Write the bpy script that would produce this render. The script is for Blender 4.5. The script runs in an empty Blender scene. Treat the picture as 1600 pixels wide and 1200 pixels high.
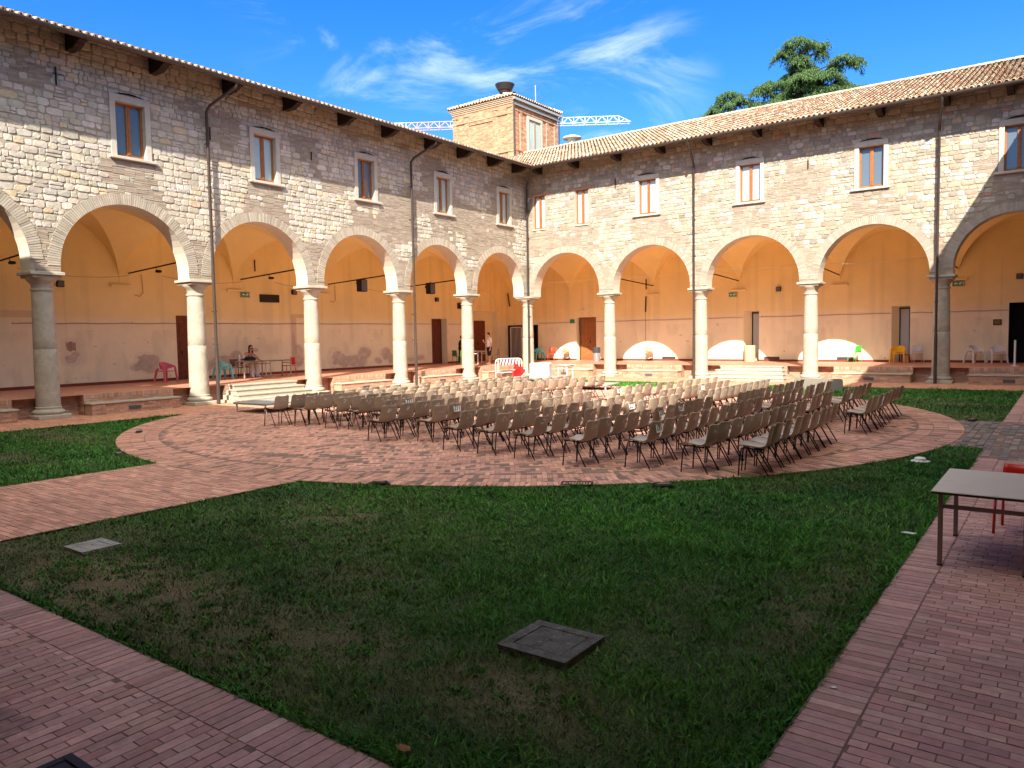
import bpy, math, random
import numpy as np
from mathutils import Vector, Matrix
random.seed(7)
R = math.radians; PI = math.pi
sc = bpy.context.scene; COL = sc.collection
# ------------------------------------------------------------------ camera
cam = bpy.data.cameras.new("camera"); co = bpy.data.objects.new("camera", cam); COL.objects.link(co)
cam.sensor_width = 36; cam.lens = 26.642; cam.clip_start = .05; cam.clip_end = 3000
_r, _u, _f = (.8057867, .5919416, -.0176909), (-.0238413, .0622739, .9977743), (-.5917258, .8035715, -.0642922)
M = Matrix.Identity(4)
for i in range(3): M[i][0], M[i][1], M[i][2] = _r[i], _u[i], -_f[i]
M[0][3], M[1][3], M[2][3] = 23.1989, -33.0647, 2.15
co.matrix_world = M; sc.camera = co
sc.render.resolution_x, sc.render.resolution_y = 1024, 768
# ------------------------------------------------------------------ world, sun, exposure
SX, SY = .58, -1.15                                   # towards the sun, for one unit of height
w = bpy.data.worlds.new("World"); sc.world = w; w.use_nodes = True
nt = w.node_tree; nt.nodes.clear()
def nd(t, k, **kw):
    n = t.nodes.new(k)
    for a, b in kw.items(): setattr(n, a, b)
    return n
sky = nd(nt, 'ShaderNodeTexSky', sky_type='NISHITA', sun_disc=False)
sky.sun_elevation = math.atan(1/math.hypot(SX, SY)); sky.sun_rotation = math.atan2(SX, SY)
sky.air_density = 1.0; sky.dust_density = .1; sky.ozone_density = 5.0
hs = nd(nt, 'ShaderNodeHueSaturation'); hs.inputs['Saturation'].default_value = 1.32; hs.inputs['Value'].default_value = .42
nt.links.new(sky.outputs[0], hs.inputs['Color'])
tc = nd(nt, 'ShaderNodeTexCoord')
mp = nd(nt, 'ShaderNodeMapping'); mp.inputs['Scale'].default_value = (2.8, 2.8, 8); mp.inputs['Location'].default_value = (9.1, 1.1, 4); mp.inputs['Rotation'].default_value = (.18, .1, .7)
nt.links.new(tc.outputs['Generated'], mp.inputs[0])
nz = nd(nt, 'ShaderNodeTexNoise'); nz.inputs['Scale'].default_value = 1.5; nz.inputs['Detail'].default_value = 9
nz.inputs['Roughness'].default_value = .62; nz.inputs['Distortion'].default_value = .9
nt.links.new(mp.outputs[0], nz.inputs['Vector'])
def lobe(d, k, g):
    n = nd(nt, 'ShaderNodeVectorMath', operation='DOT_PRODUCT'); nt.links.new(tc.outputs['Generated'], n.inputs[0])
    l = math.sqrt(sum(c*c for c in d)); n.inputs[1].default_value = tuple(c/l for c in d)
    p = nd(nt, 'ShaderNodeMapRange', interpolation_type='SMOOTHSTEP'); p.inputs[1].default_value = math.cos(k); p.inputs[2].default_value = math.cos(k*.15)
    p.inputs[3].default_value = 0; p.inputs[4].default_value = g; nt.links.new(n.outputs['Value'], p.inputs[0]); return p.outputs[0]
acc = None
for d, k, g in [((-.66, .65, .38), .19, .42), ((-.53, .77, .37), .17, .40), ((-.45, .84, .30), .13, .42), ((-.74, .56, .42), .10, .5)]:
    o = lobe(d, k, g)
    if acc is None: acc = o
    else:
        m_ = nd(nt, 'ShaderNodeMath', operation='MAXIMUM'); nt.links.new(acc, m_.inputs[0]); nt.links.new(o, m_.inputs[1]); acc = m_.outputs[0]
rm = nd(nt, 'ShaderNodeMapRange', interpolation_type='SMOOTHSTEP'); rm.inputs[1].default_value = .47; rm.inputs[2].default_value = .80
nt.links.new(nz.outputs[0], rm.inputs[0])
ml = nd(nt, 'ShaderNodeMath', operation='MULTIPLY'); nt.links.new(rm.outputs[0], ml.inputs[0]); nt.links.new(acc, ml.inputs[1])
mxc = nd(nt, 'ShaderNodeMix', data_type='RGBA'); nt.links.new(ml.outputs[0], mxc.inputs['Factor'])
nt.links.new(hs.outputs[0], mxc.inputs['A']); mxc.inputs['B'].default_value = (3.2, 3.5, 4.0, 1)
hs.inputs['Hue'].default_value = .510
# unseen warm cloud added overhead and behind the camera to brighten the shade
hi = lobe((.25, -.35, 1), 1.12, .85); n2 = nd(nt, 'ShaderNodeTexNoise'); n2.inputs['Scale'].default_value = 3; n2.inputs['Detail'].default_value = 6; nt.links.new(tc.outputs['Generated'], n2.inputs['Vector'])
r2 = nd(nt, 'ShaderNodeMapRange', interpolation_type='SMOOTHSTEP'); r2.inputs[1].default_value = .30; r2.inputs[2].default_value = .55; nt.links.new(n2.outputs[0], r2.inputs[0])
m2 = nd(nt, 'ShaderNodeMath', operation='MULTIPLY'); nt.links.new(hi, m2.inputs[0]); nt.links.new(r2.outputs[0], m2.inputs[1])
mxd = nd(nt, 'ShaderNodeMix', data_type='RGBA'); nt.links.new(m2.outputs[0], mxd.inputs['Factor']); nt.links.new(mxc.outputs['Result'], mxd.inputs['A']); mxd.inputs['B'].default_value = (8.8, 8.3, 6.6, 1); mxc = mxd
bg = nd(nt, 'ShaderNodeBackground'); bg.inputs[1].default_value = .15
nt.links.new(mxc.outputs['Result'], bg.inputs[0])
wo = nd(nt, 'ShaderNodeOutputWorld'); nt.links.new(bg.outputs[0], wo.inputs[0])
sl = bpy.data.lights.new("sun", 'SUN'); sl.energy = 3.0; sl.angle = R(.53); sl.color = (1, .93, .80)
so = bpy.data.objects.new("sun", sl); COL.objects.link(so); so.location = (30, -60, 60)
so.rotation_euler = Vector((SX, SY, 1)).to_track_quat('Z', 'Y').to_euler()
sc.view_settings.view_transform = 'Standard'; sc.view_settings.look = 'None'
sc.view_settings.exposure = 1.92; sc.view_settings.gamma = 1
sc.render.engine = 'CYCLES'
sc.cycles.max_bounces = 10; sc.cycles.diffuse_bounces = 8
# ------------------------------------------------------------------ materials
def mat(name, col=None, rough=.8, attr=False, metal=0, bump=0, bscale=30, var=0, vscale=3, spec=.3, stain=None, coat=0, objspace=False):
    """principled; base = flat colour or the face colours 'Col', broken up by noise"""
    m = bpy.data.materials.new(name); m.use_nodes = True; t = m.node_tree; b = t.nodes['Principled BSDF']
    b.inputs['Roughness'].default_value = rough; b.inputs['Metallic'].default_value = metal
    b.inputs['Specular IOR Level'].default_value = spec; b.inputs['Coat Weight'].default_value = coat
    tcn = nd(t, 'ShaderNodeTexCoord'); vec = tcn.outputs['Object']
    if attr:
        a = nd(t, 'ShaderNodeAttribute'); a.attribute_name = 'Col'; c = a.outputs['Color']
    else:
        a = nd(t, 'ShaderNodeRGB'); a.outputs[0].default_value = (*col, 1); c = a.outputs[0]
    if var:
        n = nd(t, 'ShaderNodeTexNoise'); n.inputs['Scale'].default_value = vscale; n.inputs['Detail'].default_value = 6; n.inputs['Roughness'].default_value = .65
        t.links.new(vec, n.inputs['Vector'])
        r_ = nd(t, 'ShaderNodeMapRange'); r_.inputs[1].default_value = .3; r_.inputs[2].default_value = .7
        r_.inputs[3].default_value = 1-var; r_.inputs[4].default_value = 1+var; t.links.new(n.outputs[0], r_.inputs[0])
        mm = nd(t, 'ShaderNodeVectorMath', operation='SCALE'); t.links.new(c, mm.inputs[0]); t.links.new(r_.outputs[0], mm.inputs['Scale']); c = mm.outputs[0]
    if stain:                                          # (colour, scale, threshold, strength, zlo, zhi)
        n = nd(t, 'ShaderNodeTexNoise'); n.inputs['Scale'].default_value = stain[1]; n.inputs['Detail'].default_value = 7; n.inputs['Roughness'].default_value = .6
        t.links.new(vec, n.inputs['Vector'])
        r_ = nd(t, 'ShaderNodeMapRange', interpolation_type='SMOOTHSTEP'); r_.inputs[1].default_value = stain[2]; r_.inputs[2].default_value = stain[2]+.08
        r_.inputs[4].default_value = stain[3]; t.links.new(n.outputs[0], r_.inputs[0])
        mx = nd(t, 'ShaderNodeMix', data_type='RGBA'); t.links.new(r_.outputs[0], mx.inputs['Factor']); t.links.new(c, mx.inputs['A']); mx.inputs['B'].default_value = (*stain[0], 1)
        c = mx.outputs['Result']
    t.links.new(c, b.inputs['Base Color'])
    if bump:
        n = nd(t, 'ShaderNodeTexNoise'); n.inputs['Scale'].default_value = bscale; n.inputs['Detail'].default_value = 5
        t.links.new(vec, n.inputs['Vector'])
        bn = nd(t, 'ShaderNodeBump'); bn.inputs['Strength'].default_value = bump; bn.inputs['Distance'].default_value = .02
        t.links.new(n.outputs[0], bn.inputs['Height']); t.links.new(bn.outputs[0], b.inputs['Normal'])
    return m
MT = {}
MT['stone'] = mat('rubble_stone', rough=.92, attr=True, bump=.55, bscale=14, var=.16, vscale=7)
MT['mortar'] = mat('lime_mortar', (.33, .285, .22), .95, bump=.5, bscale=25, var=.15, vscale=2)
MT['brickwork'] = mat('brickwork', rough=.9, attr=True, bump=.3, bscale=30, var=.12, vscale=5)
MT['intrados'] = mat('arch_plaster', (.58, .53, .44), .9, bump=.12, bscale=6, var=.06, vscale=1.5)
MT['plaster'] = mat('ochre_plaster', rough=.93, attr=True, bump=.15, bscale=5, var=.05, vscale=.9)
MT['column'] = mat('travertine_column', (.40, .355, .285), .85, bump=.6, bscale=9, var=.2, vscale=3.5, stain=((.26, .22, .18), 6, .62, .7))
MT['marble'] = mat('pale_marble', (.42, .375, .30), .7, bump=.3, bscale=18, var=.14, vscale=5, stain=((.4, .33, .26), 5, .6, .5))
MT['surround'] = mat('window_stone', (.48, .44, .375), .85, bump=.4, bscale=12, var=.1, vscale=4, stain=((.38, .32, .27), 4, .6, .6))
MT['wood'] = mat('window_wood', (.33, .12, .035), .5, var=.25, vscale=8)
MT['darkwood'] = mat('beam_wood', (.035, .02, .014), .8, var=.3, vscale=4)
MT['door'] = mat('door_wood', (.16, .045, .02), .6, var=.25, vscale=6)
MT['lightdoor'] = mat('lit_door_wood', (.30, .12, .04), .55, var=.2, vscale=6)
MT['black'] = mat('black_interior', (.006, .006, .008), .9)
MT['gutter'] = mat('brown_metal_pipe', (.075, .058, .05), .45, metal=.3, var=.15, vscale=3)
MT['tile'] = mat('roof_tile_clay', rough=.9, attr=True, bump=.4, bscale=30, var=.2, vscale=9, stain=((.12, .10, .08), 3, .6, .35))
MT['roofbase'] = mat('roof_underlay', (.16, .09, .06), .95)
MT['pane'] = mat('window_glass', (.11, .14, .17), .05, spec=.7, coat=.25)
MT['curtain'] = mat('curtained_glass', (.42, .52, .50), .06, spec=.8, coat=.7, var=.08, vscale=1.3)
MT['graypane'] = mat('frosted_glass', (.42, .47, .48), .15, spec=.7)
MT['iron'] = mat('black_iron', (.03, .018, .014), .6, metal=.4)
MT['skirting'] = mat('red_brown_skirting', (.20, .05, .03), .7, var=.2, vscale=4)
MT['whitemetal'] = mat('white_painted_metal', (.75, .75, .72), .4, var=.06)
MT['stage'] = mat('grey_stage_board', (.30, .30, .29), .65, var=.15, vscale=2.5, stain=((.18, .18, .18), 3, .6, .6))
MT['concrete'] = mat('weathered_concrete', (.12, .115, .105), .95, bump=.9, bscale=60, var=.45, vscale=14, stain=((.34, .34, .31), 26, .62, .7))
MT['cable'] = mat('cable', (.36, .21, .12), .7)
MT['cream'] = mat('cream_cable', (.75, .62, .42), .7)
def plastic(name, c, rough=.35, **k): return mat(name, c, rough, spec=.5, **k)
MT['vent'] = mat('vent_grey', (.12, .12, .13), .6)
# ------------------------------------------------------------------ mesh helpers
def obj_from(name, V, F, m, parent=None, cols=None, smooth=False):
    me = bpy.data.meshes.new(name)
    if isinstance(V, np.ndarray) and isinstance(F, np.ndarray):
        n, k = F.shape
        me.vertices.add(len(V)); me.vertices.foreach_set('co', V.astype(np.float32).ravel())
        me.loops.add(n*k); me.loops.foreach_set('vertex_index', F.astype(np.int32).ravel())
        me.polygons.add(n); me.polygons.foreach_set('loop_start', np.arange(0, n*k, k, dtype=np.int32))
        me.update(calc_edges=True)
    else:
        me.from_pydata(V, [], F)
    if cols is not None and len(cols):
        tot = np.empty(len(me.polygons), dtype=np.int32); me.polygons.foreach_get('loop_total', tot)
        ca = me.color_attributes.new('Col', 'FLOAT_COLOR', 'CORNER')
        c = np.ones((len(cols), 4), dtype=np.float32); c[:, :3] = np.asarray(cols, dtype=np.float32)
        ca.data.foreach_set('color', np.repeat(c, tot, axis=0).ravel())
    me.polygons.foreach_set('use_smooth', [bool(smooth)]*len(me.polygons))
    ms = m if isinstance(m, (list, tuple)) else [m]
    for x in ms: me.materials.append(MT[x] if isinstance(x, str) else x)
    me.update()
    o = bpy.data.objects.new(name, me); COL.objects.link(o)
    if parent is not None: o.parent = parent
    return o
ID = lambda p: p
class MB:
    def __init__(s, T=ID): s.V = []; s.F = []; s.C = []; s.T = T; s.c = (.5, .5, .5)
    def add(s, vs, fs, c=None):
        n = len(s.V); s.V += [s.T(v) for v in vs]; s.F += [tuple(i+n for i in f) for f in fs]; s.C += [c or s.c]*len(fs)
    def box(s, x0, x1, y0, y1, z0, z1, c=None):
        s.add([(x0,y0,z0),(x1,y0,z0),(x1,y1,z0),(x0,y1,z0),(x0,y0,z1),(x1,y0,z1),(x1,y1,z1),(x0,y1,z1)],
              [(0,3,2,1),(4,5,6,7),(0,1,5,4),(1,2,6,5),(2,3,7,6),(3,0,4,7)], c)
    def bbox(s, x0, x1, y0, y1, z0, z1, b=.01, c=None):           # box with bevelled edges all round the top and sides
        a = [(x0+b,y0),(x1-b,y0),(x1,y0+b),(x1,y1-b),(x1-b,y1),(x0+b,y1),(x0,y1-b),(x0,y0+b)]
        cx, cy = (x0+x1)/2, (y0+y1)/2
        def ins(p): return (p[0]+(b if p[0] < cx else -b), p[1]+(b if p[1] < cy else -b))
        rings = [[(*ins(p), z0) for p in a], [(*p, z0+b) for p in a], [(*p, z1-b) for p in a], [(*ins(p), z1) for p in a]]
        s.rings(rings, True, True, c)
    def rings(s, rings, cap0=True, cap1=True, c=None, closed=True):
        n = len(rings[0]); V = [p for r_ in rings for p in r_]; F = []
        for i in range(len(rings)-1):
            for j in range(n if closed else n-1):
                k = (j+1) % n; F.append((i*n+j, i*n+k, (i+1)*n+k, (i+1)*n+j))
        if cap0: F.append(tuple(range(n-1, -1, -1)))
        if cap1: F.append(tuple(range((len(rings)-1)*n, len(rings)*n)))
        s.add(V, F, c)
    def lathe(s, prof, cx=0, cy=0, n=24, c=None):
        s.rings([[(cx+r_*math.cos(2*PI*k/n), cy+r_*math.sin(2*PI*k/n), z) for k in range(n)] for r_, z in prof], True, True, c)
    def tube(s, pts, rad, n=8, c=None):
        P = [Vector(p) for p in pts]; rr = rad if isinstance(rad, (list, tuple)) else [rad]*len(P); rings = []
        ref = None
        for i, p in enumerate(P):
            d = (P[min(i+1, len(P)-1)]-P[max(i-1, 0)]).normalized()
            if ref is None: ref = Vector((0, 0, 1)) if abs(d.z) < .9 else Vector((1, 0, 0))
            a = d.cross(ref).normalized(); ref = a.cross(d).normalized()
            rings.append([tuple(p+(a*math.cos(2*PI*k/n)+ref*math.sin(2*PI*k/n))*rr[i]) for k in range(n)])
        s.rings(rings, True, True, c)
    def prism(s, poly, axis, a, b, c=None):          # poly in the two other axes, extruded from a to b along axis (0,1,2)
        def P(q, t): l = list(q); l.insert(axis, t); return tuple(l)
        s.rings([[P(q, a) for q in poly], [P(q, b) for q in poly]], True, True, c)
    def build(s, name, m, parent=None, smooth=False, auto=None):
        o = obj_from(name, s.V, s.F, m, parent, s.C, smooth)
        if auto:
            o.data.polygons.foreach_set('use_smooth', [True]*len(o.data.polygons))
            o.data.set_sharp_from_angle(angle=R(auto))
        return o
def tag(o, label=None, category=None, group=None, kind=None):
    for k, v in (('label', label), ('category', category), ('group', group), ('kind', kind)):
        if v: o[k] = v
    return o
def empty(name, loc=(0, 0, 0), rz=0, **k):
    o = bpy.data.objects.new(name, None); COL.objects.link(o); o.location = loc; o.rotation_euler = (0, 0, rz); o.empty_display_size = .2
    return tag(o, **k)
def copy_tree(o, parent=None):
    c = o.copy(); COL.objects.link(c)
    if parent is not None: c.parent = parent
    for ch in KIDS.get(o.name, [x for x in o.children]): copy_tree(ch, c)
    return c
KIDS = {}
# value noise used for layout (python side)
_rng = np.random.RandomState(3); _LAT = _rng.rand(256, 256)
def vnoise(x, y):
    x = np.asarray(x, float); y = np.asarray(y, float); xi = np.floor(x).astype(int); yi = np.floor(y).astype(int)
    fx = x-xi; fy = y-yi; fx = fx*fx*(3-2*fx); fy = fy*fy*(3-2*fy); L = _LAT
    a = L[xi % 256, yi % 256]; b = L[(xi+1) % 256, yi % 256]; c = L[xi % 256, (yi+1) % 256]; d = L[(xi+1) % 256, (yi+1) % 256]
    return (a*(1-fx)+b*fx)*(1-fy)+(c*(1-fx)+d*fx)*fy
def fbm(x, y, o=4):
    s = 0; a = .5; t = 0
    for k in range(o): s = s+a*vnoise(x*2**k+17*k, y*2**k+31*k); t += a; a *= .5
    return s/t
def mixc(a, b, t): return tuple(p*(1-t)+q*t for p, q in zip(a, b))
def jit(c, s=.1):
    k = 1+random.uniform(-s, s); return tuple(max(0, v*k*(1+random.uniform(-s, s)*.25)) for v in c)
# ------------------------------------------------------------------ ground
DX, DY, PZ = 23.8, 32.2, .61          # courtyard size, height of the loggia floor
CX, CY, CR = 11.26, -15.89, 10.27     # the paved circle
obj_from('ground', [(-400,-400,-.35),(400,-400,-.35),(400,400,-.35),(-400,400,-.35)], [(0,1,2,3)], mat('far_ground', (.12, .10, .07), .95, var=.2, vscale=.1))['kind'] = 'structure'
def dry(x, y):        # 0 lush .. 1 bare soil
    n = fbm(x*.55+3, y*.55+9, 5); d = np.clip((n-.54)*5, 0, 1)*.25
    for cx, cy, rx, ry, g in [(16.4, -29.9, 2.6, .75, 1.1), (14.7, -29.5, 1.3, 1.0, .7), (18.4, -29.9, 1.6, .7, .9), (20.6, -29.5, .75, .45, .9), (16.3, -27.2, 1.9, 1.3, .55), (4.5, -25.2, 2.6, .7, .55), (6.5, -27.3, 2.5, .5, .45),
                              (20.9, -28.4, .6, 1.7, .3), (18.1, -28.7, 1.1, .8, .45), (20.8, -8.6, 1.6, .5, .7), (19.5, -7.0, 1.5, .3, .6), (21.3, -11.8, 1.2, 1.2, .5), (21.6, -26.8, .35, 1.8, .6)]:
        q = ((x-cx)/rx)**2+((y-cy)/ry)**2; d = np.maximum(d, g*np.exp(-q*.9)*(0.35+1.25*fbm(x*1.7, y*1.7, 4)))
    return np.clip(d*.85, 0, 1)
def build_lawn():
    xs = np.arange(1.9, 22.3, .12); ys = np.arange(-30.8, -2.6, .12); X, Y = np.meshgrid(xs, ys); Z = -.012+.02*(fbm(X*1.3, Y*1.3)-.5)
    V = np.c_[X.ravel(), Y.ravel(), Z.ravel()]; n = len(xs); i = np.arange(len(ys)-1)[:, None]*n+np.arange(n-1)[None, :]; i = i.ravel()
    F = np.c_[i, i+1, i+n+1, i+n]; cx = X[:-1, :-1].ravel()+.06; cy = Y[:-1, :-1].ravel()+.06
    d = dry(cx, cy)[:, None]; k = (.75+.5*fbm(cx*6, cy*6, 3))[:, None]
    g = np.array([[.026, .060, .016]]); s = np.array([[.17, .125, .072]])
    C = (g*(1-d)+s*d)*k
    o = obj_from('lawn_soil', V, F, mat('soil', rough=.97, attr=True, bump=.8, bscale=45, var=.35, vscale=25), None, C, True); o['kind'] = 'structure'
build_lawn()
def paving_mat(name, stainc, thr, k):
    return mat(name, rough=.72, attr=True, bump=.25, bscale=40, var=.14, vscale=14, stain=(stainc, .75, thr, k), spec=.35)
PAVE1 = paving_mat('paving_brick', (.10, .062, .05), .60, .62)
PAVE2 = paving_mat('circle_brick', (.20, .13, .10), .59, .32)
def pave(name, B, base, m, h=.012, hj=.003, gap=.0026, parent=None):
    """B rows: centre x, y, angle, length, width ; base colour list"""
    B = np.asarray(B, float); n = len(B); rg = np.random.RandomState(len(B))
    ca, sa = np.cos(B[:, 2]), np.sin(B[:, 2]); z1 = h+rg.uniform(-hj, hj, n)
    V = np.zeros((n, 8, 3))
    for k, (sx, sy) in enumerate([(-1,-1),(1,-1),(1,1),(-1,1)]):
        for lay in (0, 1):
            g = gap+(.0 if lay == 0 else .0016); lx = sx*(B[:, 3]/2-g); ly = sy*(B[:, 4]/2-g)
            V[:, k+4*lay, 0] = B[:, 0]+lx*ca-ly*sa; V[:, k+4*lay, 1] = B[:, 1]+lx*sa+ly*ca
            V[:, k+4*lay, 2] = z1+rg.uniform(-.001, .001, n) if lay else h-.009
    q = np.array([(4,5,6,7),(0,1,5,4),(1,2,6,5),(2,3,7,6),(3,0,4,7)]); F = (np.arange(n)[:, None, None]*8+q[None]).reshape(-1, 4)
    c = np.array(base)[rg.randint(0, len(base), n)]*(1+rg.uniform(-.12, .12, (n, 1)))*(1+rg.uniform(-.035, .035, (n, 3)))*(.8+.4*fbm(B[:, 0]*.8, B[:, 1]*.8))[:, None]
    return obj_from(name, V.reshape(-1, 3), F, m, parent, np.repeat(c, 5, axis=0))
RED = [(.60, .31, .23), (.55, .275, .20), (.64, .34, .25), (.58, .30, .22), (.50, .25, .19)]
def sheet(name, pts, z, m): o = obj_from(name, [(x, y, z) for x, y in pts], [tuple(range(len(pts)))], m); o['kind'] = 'structure'; return o
MT['joint'] = mat('paving_joint', (.22, .14, .115), .95, var=.4, vscale=4)
# circle: herringbone field and three radial rings
def gap_at(x, y):
    g = 0
    for cx, cy, rx, ry in [(11.6, -24.4, .95, .22), (12.6, -24.0, .7, .16), (13.4, -24.2, .4, .12), (12.3, -22.6, .35, .12), (15.4, -23.2, .45, .14), (17.2, -22.9, .25, .1), (20.0, -13.2, .25, .3), (4.6, -21.0, .5, .12), (6.0, -22.3, .5, .14)]:
        g = np.maximum(g, np.exp(-((x-cx)/rx)**2-((y-cy)/ry)**2)*(.5+fbm(x*4, y*4, 3)))
    return g
B = []; W_, N_ = .08, 3; a0 = R(38)
n = int(21/W_)
for i in range(-n//2-4, n//2+4):
    for j in range(-n//2-4, n//2+4):
        if (i-j) % (2*N_) == 0: px, py, an = (i+N_/2)*W_, (j+.5)*W_, 0
        elif (j-i-1) % (2*N_) == 0: px, py, an = (i+.5)*W_, (j+N_/2)*W_, PI/2
        else: continue
        if px*px+py*py > 9.33**2: continue
        wx_, wy_ = CX+px*math.cos(a0)-py*math.sin(a0), CY+px*math.sin(a0)+py*math.cos(a0)
        if gap_at(wx_, wy_) > .5+random.uniform(-.12, .12): continue                  # bricks missing, grass in the holes
        B.append((CX+px*math.cos(a0)-py*math.sin(a0), CY+px*math.sin(a0)+py*math.cos(a0), an+a0, .24, .08))
for q, r0 in enumerate((9.56, 9.85, 10.13)):
    m_ = int(2*PI*r0/.08)
    for k in range(m_):
        a = 2*PI*(k+q*.5)/m_; B.append((CX+r0*math.cos(a), CY+r0*math.sin(a), a, .28, 2*PI*r0/m_))
o = pave('brick_circle', B, RED+[(.47, .24, .18)], PAVE2, hj=.004); o['kind'] = 'structure'
sheet('circle_bed', [(CX+10.24*math.cos(a), CY+10.24*math.sin(a)) for a in [2*PI*k/120 for k in range(120)]], .0095, 'joint')
def rect_field(x0, x1, y0, y1, along, L_=.195, W=.078, skip=None):
    out = []
    if along == 'x':
        y = y0+W/2; r_ = 0
        while y < y1:
            x = x0-(r_ % 2)*L_/2+(random.uniform(-.02, .02) if L_ > .1 else 0)
            while x < x1:
                a, b = max(x, x0), min(x+L_, x1)
                if b-a > .04 and not (skip and skip((a+b)/2, y)): out.append(((a+b)/2, y, 0, b-a, W))
                x += L_
            y += W; r_ += 1
    else:
        for cx, cy, an, l, w_ in rect_field(y0, y1, x0, x1, 'x', L_, W, (lambda a, b: skip(b, a)) if skip else None): out.append((cy, cx, PI/2, l, w_))
    return out
inc = lambda x, y: (x-CX)**2+(y-CY)**2 < 10.3**2
PINK = [(.52, .30, .265), (.47, .265, .235), (.56, .335, .295), (.50, .285, .25), (.45, .24, .21)]
B = rect_field(2.2, 22.31, -30.79, -30.5, 'x', L_=.08, W=.29)
B = [(x, y, an, l, w_) for x, y, an, l, w_ in B]
B += rect_field(2.2, 23.7, -32.3, -30.79, 'y')
o = pave('south_path', B, PINK, PAVE1, hj=.0015); o['kind'] = 'structure'
sheet('south_path_bed', [(0, -32.9), (23.9, -32.9), (23.9, -30.49), (0, -30.49)], .008, 'joint')
grey = lambda x, y: -18.7 < y < -12.9
B = rect_field(22.03, 22.315, -30.5, -2.9, 'y', L_=.08, W=.285, skip=grey)+rect_field(22.32, 23.8, -30.5, -2.9, 'x', skip=grey)
o = pave('east_path', B, PINK, PAVE1, hj=.0015); o['kind'] = 'structure'
sheet('east_path_bed', [(22.02, -30.49), (23.9, -30.49), (23.9, .1), (22.02, .1)], .0085, 'joint')
GREY = [(.17, .15, .14), (.21, .18, .165), (.26, .19, .17), (.15, .14, .135), (.33, .24, .20)]
B = [b for b in rect_field(20.3, 23.8, -17.4, -12.9, 'y', L_=.26, W=.13, skip=inc) if (b[0] > 21.9 or b[1] > -17.3)]+rect_field(22.05, 23.8, -18.7, -17.4, 'y', L_=.26, W=.13)
B = [b for b in B if random.random() > .09 or b[0] > 22.3]
o = pave('east_worn_paving', B, GREY, PAVE1, hj=.008, gap=.009); o['kind'] = 'structure'
sheet('east_worn_bed', [(20.2, -17.45), (22.03, -17.45), (22.03, -12.85), (20.2, -12.85)], .002, 'joint')
B = rect_field(10.3, 13.85, -30.5, -25.0, 'x', skip=inc, L_=.26)
o = pave('path_to_circle', [b for b in B], RED+[(.46, .24, .18)], PAVE2, hj=.003); o['kind'] = 'structure'
sheet('path_to_circle_bed', [(10.3, -30.49), (13.85, -30.49), (13.85, -25.7), (10.3, -25.7)], .0075, 'joint')
B = rect_field(0, 22.0, -2.9, .7, 'y')+rect_field(10.0, 13.7, -5.9, -2.9, 'y', skip=inc)
ORA = [(.56, .27, .17), (.52, .25, .16), (.60, .30, .20)]
o = pave('north_path', B, ORA, PAVE1, hj=.0015); o['kind'] = 'structure'
sheet('north_path_bed', [(-.7, -2.9), (22.02, -2.9), (22.02, .8), (-.7, .8)], .0065, 'joint')
B = rect_field(-.7, 2.2, -30.5, -2.9, 'x')
o = pave('west_path', B, ORA, PAVE1, hj=.0015); o['kind'] = 'structure'
sheet('west_path_bed', [(-.7, -32.9), (2.2, -32.9), (2.2, -2.9), (-.7, -2.9)], .007, 'joint')
def in_lawn(x, y):
    ok = (x > 2.2) & (x < 22.03) & (y > -30.5) & (y < -2.9)
    ok &= ((x-CX)**2+(y-CY)**2 > 10.27**2)
    ok &= ~((x > 10.3) & (x < 13.85) & (y < -16)); ok &= ~((x > 10) & (x < 13.7) & (y > -6)); ok &= ~((x > 20.2) & (y > -17.4) & (y < -12.9))
    ok &= ~((abs(x-20.35) < .31) & (abs(y+28.8) < .29)); ok &= ~((abs(x-14.95) < .22) & (abs(y+29.37) < .22))
    return ok
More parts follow.
